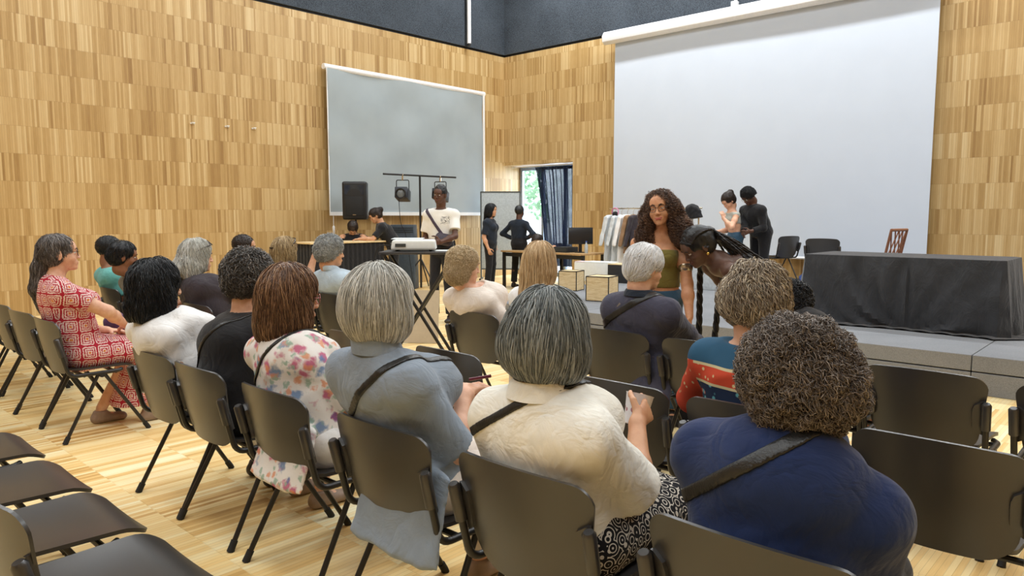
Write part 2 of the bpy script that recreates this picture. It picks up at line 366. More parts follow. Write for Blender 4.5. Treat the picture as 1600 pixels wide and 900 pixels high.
# ================================================================== CHAIRS
t = NT('black_plastic'); n = t.noise(t.tc(), 500, 2)
t.bump(n, .10, .001)
M_pl = t.set(t.ramp(t.noise(t.tc(), 6, 3), [(.3, srgb(42, 41, 41)), (.7, srgb(48, 46, 45))]), .33, 0, .85)
M_fr = plain('black_powder_coat', srgb(30, 29, 29), .38, .0, .5, var=.1)
M_ft = plain('black_rubber', srgb(26, 25, 25), .7)
def wprof(t_, W0, W1, rt, rb, H):
    """half width at height t_ in [0,H]: bottom W0, top W1, corner radii"""
    w_ = W0+(W1-W0)*min(1, t_/H*1.15)
    if t_ > H-rt: d = t_-(H-rt); w_ = w_-rt+math.sqrt(max(0, rt*rt-d*d))
    if t_ < rb: d = rb-t_; w_ = w_-rb+math.sqrt(max(0, rb*rb-d*d))
    return w_
def make_chair():
    root = thing('chair', 'x', 'chair')
    H = .365; G = []
    ts = [H*(1-math.cos(PI*i/22))/2 for i in range(23)]
    for t_ in ts:
        w_ = wprof(t_, .200, .243, .055, .095, H); row = []
        for j in range(25):
            u = -1+2*j/24; x = u*w_; k = t_/H
            y = -.203-.078*k**1.2+.045*(x/.24)**2-.012*math.sin(k*PI)
            z = .430+t_*(.985)-.014*(x/.24)**2*k
            row.append(Vector((x, y, z)))
        G.append(row)
    build('backrest', sheet(NB(), G, .009), M_pl, root, bevel=.0)
    G = []
    for i in range(23):
        v = (1-math.cos(PI*i/22))/2; yy = -.19+.42*v; row = []
        w_ = wprof(v*.42, .20, .225, .05, .07, .42)
        for j in range(21):
            u = -1+2*j/20; x = u*w_
            z = .452-.010*math.sin(v*PI)*(1-u*u)-.035*max(0, (v-.78)/.22)**2+.012*max(0, (.15-v)/.15)**2+.006*u*u
            row.append(Vector((x, yy, z)))
        G.append(row)
    build('seat', sheet(NB(), G, .013), M_pl, root)
    for s in (-1, 1):
        up = round_path([(s*.215, .13, .428), (s*.238, .10, .425), (s*.238, -.19, .425), (s*.243, -.250, .660)], .05)
        f = build('upright', tube(NB(), up, .0125, 10), M_fr, root)
        sl = tube(NB(), [(s*.2405, -.226, .560), (s*.2435, -.252, .668), (s*.2435, -.255, .676)], [.019, .019, .013], 12)
        build('plastic_sleeve', sl, M_pl, f)
        bm = NB(); G2 = []
        for i in range(9):
            a = i/8; z = .530+.150*a; wd = .045*math.sqrt(max(0.04, 1-(2*a-1)**4))
            row = []
            for j in range(5):
                x = .234-wd*j/4; k = (z-.430)/H
                y = -.203-.078*k**1.2+.045*(x/.24)**2-.012*math.sin(k*PI)-.010
                row.append(Vector((s*x, y, z)))
            G2.append(row)
        build('side_bracket', sheet(bm, G2, .016), M_pl, root, bevel=0)
        for e, y1 in ((1, .255), (-1, -.225)):
            lg = build('leg', tube(NB(), [(s*.228, e*.015, .420), (s*.250, y1, .03)], .0115, 10), M_fr, root)
            dv = Vector((s*.022, y1-e*.015, -.39)).normalized(); p0 = Vector((s*.250, y1, .03))
            build('rubber_foot', tube(NB(), [p0-dv*.016, p0+dv*.02, Vector((s*.2515, y1+e*.015, 0.0))], [.0155, .016, .0175], 10), M_ft, lg)
        bm = NB(); lathe(bm, [(.008, -.012), (.02, -.01), (.02, .01), (.008, .012)], (s*.238, 0, .415), 12, Matrix.Rotation(PI/2, 3, 'Y'))
        build('hinge_knob', bm, M_ft, root)
    bm = NB(); tube(bm, [(-.23, .09, .418), (.23, .09, .418)], .0115, 8); tube(bm, [(-.23, -.10, .418), (.23, -.10, .418)], .0115, 8)
    build('crossbar', bm, M_fr, root)
    return root
CH0 = make_chair(); _cu = [0]
def chair(x, y, label, group, rz=0, z=0):
    o = CH0 if _cu[0] == 0 else copy_tree(CH0); _cu[0] += 1
    o.location = (x, y, z); o.rotation_euler = (0, 0, rz); o['label'] = label; o['group'] = group; return o
YA, YBR, YC, YD = 1.66, 2.68, 3.76, .665
ga, gb, gc, gd = 'chairs of the back audience row', 'chairs of the middle audience row', 'chairs of the front audience row', 'empty chairs of the row nearest the camera'
for x, lb in [(-5.42, 'black chair on which the woman in the red dress sits'),
              (-3.73, 'black chair of the woman with black hair and white top'),
              (-3.22, 'black chair of the woman in the black dress with curly grey hair'),
              (-2.58, 'black chair of the woman in the floral blouse'),
              (-1.90, 'black chair of the woman in the blue-grey shirt'),
              (-1.285, 'black chair of the woman in the white blouse'),
              (-.64, 'black chair behind the woman in the navy blazer, cut by the lower edge')]:
    chair(x, YA, lb, ga)
chair(-6.0, YA, 'empty black chair just left of the woman in the red dress', ga, R(4))
chair(-6.62, YA+.02, 'second empty chair left of the woman in red, cut by the left edge', ga, R(2))
for k, x in enumerate((-7.2, -7.75, -8.3, -8.85)):
    chair(x, YA+.05+.04*k, ['third', 'fourth', 'fifth', 'sixth'][k]+' empty chair to the left of the woman in red, its seat showing', ga, R(2))
for x, lb in [(-7.30, 'black chair of the woman in the turquoise top'), (-6.72, 'black chair of the woman in the brown patterned top'),
              (-5.50, 'dark chair back behind the woman with long white hair'),
              (-3.50, 'brownish-looking empty chair back between the floral blouse and the silver bob'),
              (-2.70, 'empty black chair back right of the silver bob, below the beige woman'),
              (-1.68, 'empty black chair in front of the white blouse woman, behind the jacket man'),
              (-1.12, 'black chair of the woman in the teal patterned top'),
              (-.52, 'large empty black chair back to the right of the navy blazer woman')]:
    chair(x, YBR, lb, gb)
for x, lb in [(-7.0, 'chair of the dark-haired man by the wooden wall'), (-6.1, 'chair of the blonde woman with a hair clip'), (-5.38, 'chair of the man with grey curly hair'),
              (-3.62, 'black chair of the woman with short blonde curls'), (-3.08, 'black chair of the woman with long straight blonde hair'),
              (-2.45, 'black chair of the white-haired man in the dark jacket'), (-1.88, 'empty black chair to the right of the jacket man'),
              (-1.32, 'black chair mostly hidden behind the frizzy-haired woman, only its seat and side showing'),
              (-.82, 'empty black chair in front of the grey stage, above the large chair back'),
              (-.24, 'black chair cut by the right edge of the photo')]:
    chair(x, YC, lb, gc)
for x, lb in [(-3.72, 'empty chair at the left edge, farthest seat of the nearest row'), (-3.15, 'empty chair, second farthest seat of the nearest row'),
              (-2.64, 'empty chair in the nearest row whose backrest shows at the lower left corner'), (-2.13, 'empty chair with its seat cut by the bottom edge at lower left')]:
    chair(x, YD, lb, gd)
for x, y, rz, lb in [(-5.10, 12.1, R(70), 'black chair on the stage turned sideways, by the couple'), (-4.02, 11.3, R(6), 'black chair on the stage with its back to the room, left of the draped table')]:
    chair(x, y, lb, 'chairs on the stage', rz, STZ)
# ================================================================== PEOPLE: distance-field bodies meshed with surface nets
f32 = np.float32
def V3(*a): return np.array(a if len(a) > 1 else a[0], dtype=float)
def nrm(v): v = np.asarray(v, float); return v/(np.linalg.norm(v)+1e-12)
def rotm(yaw=0, pitch=0, roll=0):
    """yaw about Z (left +), pitch: nod down +, roll: tilt to the right +"""
    cy, sy, cp, sp, cr, sr = math.cos(yaw), math.sin(yaw), math.cos(-pitch), math.sin(-pitch), math.cos(roll), math.sin(roll)
    Z = np.array([[cy, -sy, 0], [sy, cy, 0], [0, 0, 1]]); X = np.array([[1, 0, 0], [0, cp, -sp], [0, sp, cp]]); Y = np.array([[cr, 0, sr], [0, 1, 0], [-sr, 0, cr]])
    return Z @ X @ Y
def cap(a, b, ra, rb=None, side=None, k=.03, cut=None):
    return dict(a=V3(a), b=V3(b), ra=ra, rb=rb if rb is not None else ra, side=side, k=k, cut=cut)
def ell(c, r, Rm=None, k=.03):
    return dict(c=V3(c), r=V3(r), R=Rm, k=k)
def xf(prims, Rm, T):
    out = []
    for p in prims:
        q = dict(p)
        if 'c' in p: q['c'] = Rm @ p['c']+T; q['R'] = Rm if p['R'] is None else Rm @ p['R']
        else:
            q['a'] = Rm @ p['a']+T; q['b'] = Rm @ p['b']+T; q['side'] = Rm @ V3(p['side'] if p['side'] is not None else (1, 0, 0))
            if p['cut'] is not None: q['cut'] = (Rm @ V3(p['cut'][0])+T, Rm @ V3(p['cut'][1]))
        out.append(q)
    return out
def pd(p, X, Y, Z, inf=0.):
    if 'c' in p:
        dx, dy, dz = X-p['c'][0], Y-p['c'][1], Z-p['c'][2]; r = p['r']+inf
        if p['R'] is not None:
            M = p['R'].T; dx, dy, dz = M[0, 0]*dx+M[0, 1]*dy+M[0, 2]*dz, M[1, 0]*dx+M[1, 1]*dy+M[1, 2]*dz, M[2, 0]*dx+M[2, 1]*dy+M[2, 2]*dz
        k0 = np.sqrt((dx/r[0])**2+(dy/r[1])**2+(dz/r[2])**2); k1 = np.sqrt((dx/r[0]**2)**2+(dy/r[1]**2)**2+(dz/r[2]**2)**2)+1e-6
        return k0*(k0-1)/k1
    a, b = p['a'], p['b']; L = np.linalg.norm(b-a)+1e-9; w = (b-a)/L
    ra = V3(p['ra'] if hasattr(p['ra'], '__len__') else (p['ra'],)*2)+inf; rb = V3(p['rb'] if hasattr(p['rb'], '__len__') else (p['rb'],)*2)+inf
    s = p['side']; s = V3(1, 0, 0) if s is None else V3(s)
    s = s-w*np.dot(s, w)
    if np.linalg.norm(s) < .1: s = V3(0, 1, 0)-w*w[1]
    s = nrm(s); o = np.cross(w, s)
    dx, dy, dz = X-a[0], Y-a[1], Z-a[2]
    h = dx*w[0]+dy*w[1]+dz*w[2]; t = np.clip(h/L, 0, 1); e = h-t*L
    rs = ra[0]+(rb[0]-ra[0])*t; ro = ra[1]+(rb[1]-ra[1])*t; re = np.minimum(rs, ro)
    u = dx*s[0]+dy*s[1]+dz*s[2]; v = dx*o[0]+dy*o[1]+dz*o[2]
    k0 = np.sqrt((u/rs)**2+(v/ro)**2+(e/re)**2); k1 = np.sqrt((u/rs**2)**2+(v/ro**2)**2+(e/re**2)**2)+1e-6
    d = k0*(k0-1)/k1
    if p['cut'] is not None:
        c, n = p['cut']; n = nrm(n); d = np.maximum(d, (X-c[0])*n[0]+(Y-c[1])*n[1]+(Z-c[2])*n[2])
    return d
def bounds(p, pad):
    if 'c' in p: m = np.max(p['r'])+pad; return p['c']-m, p['c']+m
    m = max(np.max(p['ra']), np.max(p['rb']))+pad; return np.minimum(p['a'], p['b'])-m, np.maximum(p['a'], p['b'])+m
def axis(lo, hi, h, fine=()):
    out = [lo]
    while out[-1] < hi:
        s = h
        for a, b, g in fine:
            if a <= out[-1] <= b: s = min(s, g)
        out.append(out[-1]+s)
    return np.array(out, f32)
class Field:
    FAR = .06
    def __init__(s, prims, h, fine=(), pad=.05, inf=0.):
        lo = np.min([bounds(p, pad+inf)[0] for p in prims], 0); hi = np.max([bounds(p, pad+inf)[1] for p in prims], 0)
        s.ax = [axis(lo[i], hi[i], h, [(f[0][i], f[1][i], f[2]) for f in fine]) for i in range(3)]
        s.F = np.full([len(a) for a in s.ax], s.FAR, f32)
        for p in prims: s.add(p, inf)
    def sl(s, lo, hi):
        return tuple(slice(max(0, np.searchsorted(s.ax[i], lo[i])-1), min(len(s.ax[i]), np.searchsorted(s.ax[i], hi[i])+1)) for i in range(3))
    def grid(s, S=None):
        a = s.ax if S is None else [s.ax[i][S[i]] for i in range(3)]
        return a[0][:, None, None], a[1][None, :, None], a[2][None, None, :]
    def add(s, p, inf=0., k=None):
        S = s.sl(*bounds(p, .055+inf)); A = s.F[S]
        if A.size == 0: return s
        d = pd(p, *s.grid(S), inf).astype(f32); k = p['k'] if k is None else k
        if k > 0:
            hh = np.clip(.5+.5*(A-d)/k, 0, 1); s.F[S] = A+(d-A)*hh-k*hh*(1-hh)
        else: s.F[S] = np.minimum(A, d)
        return s
    def sub(s, p, k=.01, inf=0.):
        S = s.sl(*bounds(p, .03+inf+k)); A = s.F[S]
        if A.size == 0: return s
        d = -pd(p, *s.grid(S), inf).astype(f32)
        hh = np.clip(.5-.5*(A-d)/k, 0, 1); s.F[S] = A+(d-A)*hh+k*hh*(1-hh); return s
    def plane(s, p, n, off=0.):
        n = nrm(n); X, Y, Z = s.grid(); s.F = np.maximum(s.F, ((X-p[0])*n[0]+(Y-p[1])*n[1]+(Z-p[2])*n[2]-off).astype(f32)); return s
    def disp(s, fn):
        X, Y, Z = s.grid(); m = np.abs(s.F) < .05; s.F = s.F+np.where(m, fn(X, Y, Z), 0).astype(f32); return s
    def mesh(s):
        F = s.F; F[0] = F[-1] = .05; F[:, 0] = F[:, -1] = .05; F[:, :, 0] = F[:, :, -1] = .05
        neg = F < 0; n = [a-1 for a in F.shape]
        cnt = np.zeros(n, np.uint8)
        for i in (0, 1):
            for j in (0, 1):
                for k in (0, 1): cnt += neg[i:n[0]+i, j:n[1]+j, k:n[2]+k]
        act = np.argwhere((cnt > 0) & (cnt < 8)); I, J, K = act.T
        idx = np.full(n, -1, np.int32); idx[I, J, K] = np.arange(len(act))
        P = np.zeros((len(act), 3)); C = np.zeros(len(act)); A = s.ax
        for axn in range(3):
            o1, o2 = [q for q in range(3) if q != axn]
            for u in (0, 1):
                for v in (0, 1):
                    c0 = [I.copy(), J.copy(), K.copy()]; c0[o1] += u; c0[o2] += v; c1 = [q.copy() for q in c0]; c1[axn] += 1
                    f0, f1 = F[tuple(c0)], F[tuple(c1)]; m = (f0 < 0) != (f1 < 0)
                    t = np.where(m, f0/(f0-f1+1e-12), 0)
                    for q in range(3):
                        p0 = A[q][c0[q]]; p1 = A[q][c1[q]]; P[:, q] += np.where(m, p0+(p1-p0)*t, 0)
                    C += m
        P /= C[:, None]; Q = []
        for axn in range(3):
            o1, o2 = [(1, 2), (2, 0), (0, 1)][axn]
            a = [slice(None)]*3; b = [slice(None)]*3; a[axn] = slice(0, -1); b[axn] = slice(1, None)
            n0, n1 = neg[tuple(a)], neg[tuple(b)]; E_ = np.argwhere(n0 != n1)
            E_ = E_[(E_[:, o1] > 0) & (E_[:, o2] > 0) & (E_[:, o1] < F.shape[o1]-1) & (E_[:, o2] < F.shape[o2]-1)]
            fl = n0[tuple(E_.T)]
            def cell(d1, d2):
                e = E_.copy(); e[:, o1] -= d1; e[:, o2] -= d2; return idx[tuple(e.T)]
            q = np.stack([cell(1, 1), cell(0, 1), cell(0, 0), cell(1, 0)], 1)
            q = np.where(fl[:, None], q, q[:, ::-1]); Q.append(q)
        Q = np.concatenate(Q); Q = Q[(Q >= 0).all(1)]
        return P, Q
    def sample(s, P):
        ii = []; tt = []
        for q in range(3):
            i = np.clip(np.searchsorted(s.ax[q], P[:, q])-1, 0, len(s.ax[q])-2); ii.append(i)
            tt.append(np.clip((P[:, q]-s.ax[q][i])/(s.ax[q][i+1]-s.ax[q][i]), 0, 1))
        v = 0
        for a in (0, 1):
            for b in (0, 1):
                for c in (0, 1):
                    wt = (tt[0] if a else 1-tt[0])*(tt[1] if b else 1-tt[1])*(tt[2] if c else 1-tt[2])
                    v = v+wt*s.F[ii[0]+a, ii[1]+b, ii[2]+c]
        return v
    def grad(s, P, e=.006):
        g = np.stack([s.sample(P+np.eye(3)[q]*e)-s.sample(P-np.eye(3)[q]*e) for q in range(3)], 1)
        return g/(np.linalg.norm(g, axis=1)[:, None]+1e-9)
def npmesh(name, P, Q, mat, parent, relax=1, uvscale=None, lock=None, extra_mat=None):
    P = P.copy()
    if relax:
        E_ = np.concatenate([Q[:, [0, 1]], Q[:, [1, 2]], Q[:, [2, 3]], Q[:, [3, 0]]])
        for _ in range(relax):
            S = np.zeros_like(P); c = np.zeros(len(P)); np.add.at(S, E_[:, 0], P[E_[:, 1]]); np.add.at(c, E_[:, 0], 1)
            P = P*.5+.5*S/np.maximum(c, 1)[:, None]
    me = bpy.data.meshes.new(name); me.vertices.add(len(P)); me.vertices.foreach_set('co', P.astype(f32).ravel())
    me.loops.add(Q.size); me.loops.foreach_set('vertex_index', Q.astype(np.int32).ravel())
    me.polygons.add(len(Q)); me.polygons.foreach_set('loop_start', np.arange(0, Q.size, Q.shape[1], dtype=np.int32))
    me.polygons.foreach_set('use_smooth', np.ones(len(Q), bool)); me.update(calc_edges=True)
    if uvscale:
        nr = np.cross(P[Q[:, 2]]-P[Q[:, 0]], P[Q[:, 3]]-P[Q[:, 1]]); nr /= np.linalg.norm(nr, axis=1)[:, None]+1e-12
        dom = np.where(np.abs(nr[:, 2]) > .8, 2, np.where(np.abs(nr[:, 0]) > np.abs(nr[:, 1]), 0, 1))
        W = P[Q]; uv = np.where((dom == 2)[:, None, None], W[:, :, [0, 1]], np.where((dom == 0)[:, None, None], W[:, :, [1, 2]], W[:, :, [0, 2]]))
        l = me.uv_layers.new(name='UVMap'); l.data.foreach_set('uv', (uv*uvscale).astype(f32).ravel())
    if lock is not None:
        a = me.attributes.new('lock', 'FLOAT', 'POINT'); a.data.foreach_set('value', lock.astype(f32))
    return link_mesh(name, me, mat, parent)
def wav(seed, sc, amp, stretch=(1, 1, 1)):
    r = np.random.default_rng(seed); K = r.normal(size=(7, 3))*sc*np.array(stretch); ph = r.uniform(0, 6.3, 7)
    def fn(X, Y, Z):
        v = 0
        for i in range(7):
            kk = K[i]*(1+.35*i/3); v = v+np.sin(kk[0]*X+kk[1]*Y+kk[2]*Z+ph[i]+1.3*np.sin(kk[1]*.5*X-kk[0]*.6*Z+ph[i]*2))/(1+.3*i)
        return v*amp/3.2
    return fn
def ik(S, W, l1, l2, hint):
    S, W = V3(S), V3(W); d = W-S; L = np.linalg.norm(d)
    if L > (l1+l2)*.995: W = S+d/L*(l1+l2)*.995; d = W-S; L = np.linalg.norm(d)
    a = (l1*l1-l2*l2+L*L)/(2*L); h = math.sqrt(max(0, l1*l1-a*a)); n = nrm(d); hv = V3(hint)-n*np.dot(hint, n)
    return S+n*a+nrm(hv)*h, W
def face_prims(fem=True):
    P = [ell((0, -.014, .026), (.075, .096, .092)), ell((0, .022, -.03), (.064, .066, .074), k=.03), ell((0, .050, -.082), (.034 if fem else .040, .034, .034), k=.03),
         ell((0, .074, -.100), (.017, .015, .014), k=.02),
         ell((.036, .056, -.036), (.024, .024, .024), k=.02), ell((-.036, .056, -.036), (.024, .024, .024), k=.02),
         cap((-.032, .080, .022), (.032, .080, .022), .011, k=.02), ell((0, .066, .045), (.05, .025, .035), k=.03),
         cap((0, .086, .010), (0, .104, -.032), .0075, .0100, k=.012), ell((.0115, .098, -.037), (.008, .010, .007), k=.008), ell((-.0115, .098, -.037), (.008, .010, .007), k=.008),
         ell((0, .080, -.068), (.026, .014, .018), k=.014),
         cap((0, -.030, -.06), (0, -.034, -.115), (.050 if fem else .060, .052 if fem else .062), k=.025)]
    for s in (-1, 1):
        P += [ell((s*.078, -.010, -.012), (.008, .019, .031), rotm(s*-.35, .15), k=.008), cap((s*.080, -.022, .012), (s*.084, -.024, -.018), .0045, k=.006), cap((s*.080, -.018, .014), (s*.082, .002, .016), .004, k=.006)]
    return P
FACE_CUT = [ell((.031, .094, .001), (.017, .016, .012)), ell((-.031, .094, .001), (.017, .016, .012))]
def lids(): return [q for s in (-1, 1) for q in (ell((s*.031, .0795, .0075), (.0150, .0125, .0055), k=.004), ell((s*.031, .080, -.0070), (.0140, .0105, .0040), k=.004))]
def hand(Wp, dirv, palm, side, curl=.5, s=1.0, spread=.10, thumb=.6):
    """prims of a hand: wrist Wp, direction, palm normal; side +1 right / -1 left"""
    d = nrm(dirv); n = nrm(V3(palm)-d*np.dot(palm, d)); a = np.cross(d, n)*side       # a points to the thumb side
    Wp = V3(Wp); P = [cap(Wp-d*.01, Wp+d*.078*s, (.024*s, .017*s), (.037*s, .013*s), side=a, k=.018)]
    for i, L in enumerate((.072, .080, .074, .058)):
        off = (1.5-i)*.0195*s; b = Wp+d*.082*s+a*off; dd = nrm(d+a*(1.5-i)*spread); ang = 0
        for j, fr in enumerate((.45, .30, .25)):
            ang += curl*(.55, .75, .55)[j]*(1+.08*i); e = b+(dd*math.cos(ang)+n*math.sin(ang))*L*s*fr
            r0 = (.0092, .0082, .0074)[j]*s; P.append(cap(b, e, r0, r0*.9, k=.005)); b = e
    b = Wp+d*.022*s+a*.024*s; t1 = nrm(d*.55+a*.85+n*thumb*.5); e = b+t1*.042*s; P.append(cap(b, e, .0135*s, .0105*s, k=.014))
    t2 = nrm(d*.85+a*.3+n*thumb); f = e+t2*.034*s; P.append(cap(e, f, .0100*s, .0085*s, k=.005)); P.append(cap(f, f+nrm(d+n*thumb*.8)*.022*s, .0085*s, .007*s, k=.004))
    return P
def body_prims(q):
    """q: pose dictionary -> (dict of prim lists, joints)"""
    g = q.get('girth', 1.); fem = q.get('fem', True); sc = q.get('scale', 1.)
    pe, wa, ch, nk, hd = [V3(q[k]) for k in ('pelvis', 'waist', 'chest', 'neck', 'head')]
    sx = nrm(V3(q.get('side', (1, 0, 0)))); sw = q.get('sw', .175)
    T = [cap(pe, wa, (.165*g, .125*g), (.135*g, .108*g), side=sx, k=.05), cap(wa, ch, (.135*g, .105*g), (.156*g, .102*g), side=sx, k=.05),
         cap(ch, nk-V3(0, 0, .075), (.142*g, .105*g), (.095, .072), side=sx, k=.04)]
    fw = nrm(np.cross(nrm(nk-pe), sx))*-1; fw = fw if fw[1] > 0 or 'fw' in q else -fw
    fwd = nrm(V3(q['fw'])) if 'fw' in q else fw
    if fem:
        for s in (-1, 1): T.append(ell(ch+sx*s*.072*g+fwd*.088*g-V3(0, 0, .01), V3(.062, .058, .062)*g, k=.04))
    J = {}; arms = {}; slv = {}
    for s, nm in ((1, 'r'), (-1, 'l')):
        S = V3(q['sh'+nm]) if 'sh'+nm in q else nk+sx*s*(sw*.93)-V3(0, 0, .098)
        T.append(cap(nk-V3(0, 0, .045)+sx*s*.02, S+V3(0, 0, .006), (.050, .040), (.048, .044), side=V3(0, 1, 0), k=.035))
        l1, l2 = .285*sc, .245*sc
        W = V3(q['w'+nm]); E, W = ik(S, W, l1, l2, q.get('e'+nm, (s*.22, -.5, -1)))
        m = S+(E-S)*.45; A = [cap(S, m, .050*g**.5, .047*g**.5, k=.03), cap(m, E, .047*g**.5, .039*g**.5, k=.03)]
        m2 = E+(W-E)*.35; A += [cap(E, m2, .039, .040, k=.025), cap(m2, W, .039, .025, k=.025)]
        dv = q.get('d'+nm, None); dv = nrm(W-E) if dv is None else dv
        Hh = hand(W, dv, q.get('p'+nm, (0, 0, -1)), s, q.get('c'+nm, .55), sc*(1. if fem else 1.08))
        arms[nm] = A+Hh; J['S'+nm], J['E'+nm], J['W'+nm] = S, E, W
        l = q.get('legs', True)
        if l:
            hp = pe+sx*s*.085*g-V3(0, 0, .02); K = V3(q['k'+nm]); An = V3(q['a'+nm]); J['H'+nm], J['K'+nm], J['A'+nm] = hp, K, An
            ft = nrm(V3(q.get('f'+nm, (0, 1, 0)))); cf = An+(K-An)*.62
            J['F'+nm] = ft; back = -ft*.012
            slv[nm] = [cap(hp, K, .088*g, .056*g**.5, k=.04), cap(K, cf+back, .054*g**.5, .053*g**.5, k=.03), cap(cf+back, An+V3(0, 0, .02), .050*g**.5, .034, k=.03),
                       cap(An-V3(0, 0, .03)-ft*.025, An-V3(0, 0, .055)+ft*.13, (.032, .030), (.038, .020), side=np.cross(ft, (0, 0, 1)), k=.025)]
    Hm = rotm(*[R(a) for a in q.get('hrot', (0, 0, 0))]); hs = q.get('hs', 1.)
    Hd = [dict(p) for p in face_prims(fem)]
    neck = [cap(nk-V3(0, 0, .03), hd+Hm @ V3(0, -.032, -.10)*hs, (.056 if fem else .062, .056), (.049 if fem else .057, .051), k=.035)]
    J.update(hd=hd, Hm=Hm, hs=hs, pe=pe, wa=wa, ch=ch, nk=nk, sx=sx, fwd=fwd)
    return dict(torso=T, arm_l=arms['l'], arm_r=arms['r'], leg_l=slv.get('l', []), leg_r=slv.get('r', []), head=xfs(Hd, Hm, hd, hs), neck=neck), J
def xfs(prims, Rm, T, s=1.):
    out = []
    for p in xf(prims, Rm, V3(0, 0, 0)):
        p = dict(p)
        if 'c' in p: p['c'] = p['c']*s+T; p['r'] = p['r']*s
        else:
            p['a'] = p['a']*s+T; p['b'] = p['b']*s+T; p['ra'] = np.array(p['ra'])*s; p['rb'] = np.array(p['rb'])*s
            if p['cut'] is not None: p['cut'] = (p['cut'][0]*s+T, p['cut'][1])
        out.append(p)
    return out

def hair_strands(Fd, P0, J, spec, seed):
    """locks that run over the hair volume; returns points/quads/lock values"""
    r = np.random.default_rng(seed); n = spec.get('n', 1500); L = spec.get('len', .14); st = spec.get('steps', 12); wd = spec.get('w', .0016)
    cr = spec.get('crown', (0, -.03, .11)); hs = J['hs']; Hm = J['Hm']; hd = J['hd']
    crown = hd+Hm @ V3(cr)*hs; idx = r.integers(0, len(P0), n)
    P = P0[idx]+r.normal(size=(n, 3))*.002; off = r.uniform(-.002, spec.get('lift', .006), n); lockv = r.uniform(0, 1, n)
    top = spec.get('top', None)
    dn = nrm(Hm @ V3(0, 0, -1)*.35+V3(0, 0, -1)*.65) if spec.get('fall', True) else None
    cf, ca = spec.get('curlf', 0), spec.get('curla', 0); ph = r.uniform(0, 6.3, n); pts = []; rnd = r.normal(size=(n, 3)); Ls = L*r.uniform(.5, 1.15, n)
    fly = spec.get('fly', .0); away = spec.get('away', .5); vel = None
    for i in range(st+1):
        g = Fd.grad(P); d = Fd.sample(P)
        out = P-crown; out /= np.linalg.norm(out, axis=1)[:, None]+1e-9
        fl = out*away+rnd*spec.get('rand', .12)+(dn*1.0 if dn is not None else 0)
        if 'dir' in spec: fl = fl+Hm @ V3(spec['dir'])
        t = fl-g*np.sum(fl*g, 1)[:, None]*(1-fly); tl = np.linalg.norm(t, axis=1)[:, None]; t = t/(tl+.15)
        vel = t if vel is None else vel*.5+t*.5
        B = np.cross(vel, g); o = 0
        if ca: o = ca*(.3+.7*i/st)*(np.cos(ph+cf*i/st*6.28)[:, None]*B+np.sin(ph+cf*i/st*6.28)[:, None]*g)
        pts.append(P+o)
        P = P+vel*(Ls/st)[:, None]
        d = Fd.sample(P); g = Fd.grad(P); P = P-g*((d-off)*(1-fly*.9))[:, None]
    A = np.stack(pts, 1)
    if 'clear' in spec:      # no locks across the face
        ok = np.ones(len(A), bool)
        for p in spec['clear']: ok &= (pd(p, A[..., 0], A[..., 1], A[..., 2]) > -.012).all(1)
        A = A[ok]; lockv = lockv[ok]
    n, m = A.shape[:2]
    T = np.gradient(A, axis=1); T /= np.linalg.norm(T, axis=2)[..., None]+1e-9
    U = np.cross(T, np.broadcast_to(nrm((.3, .5, .8)), T.shape)); U /= np.linalg.norm(U, axis=2)[..., None]+1e-9; W = np.cross(T, U)
    s = np.linspace(0, 1, m); rad = (wd*r.uniform(.6, 1.4, n)[:, None])*np.clip(1.15-s**2.5, .12, 1)*np.clip(s*6+.3, 0, 1)
    ring = [A+rad[..., None]*(math.cos(a)*U+math.sin(a)*W) for a in (0, 2.094, 4.189)]
    V = np.stack(ring, 2).reshape(-1, 3)
    b = (np.arange(n)[:, None, None]*m+np.arange(m-1)[None, :, None])*3; j = np.arange(3)[None, None, :]; j2 = (j+1) % 3
    Q = np.stack([b+j, b+j2, b+3+j2, b+3+j], -1).reshape(-1, 4)
    return V, Q, np.repeat(lockv, m*3)

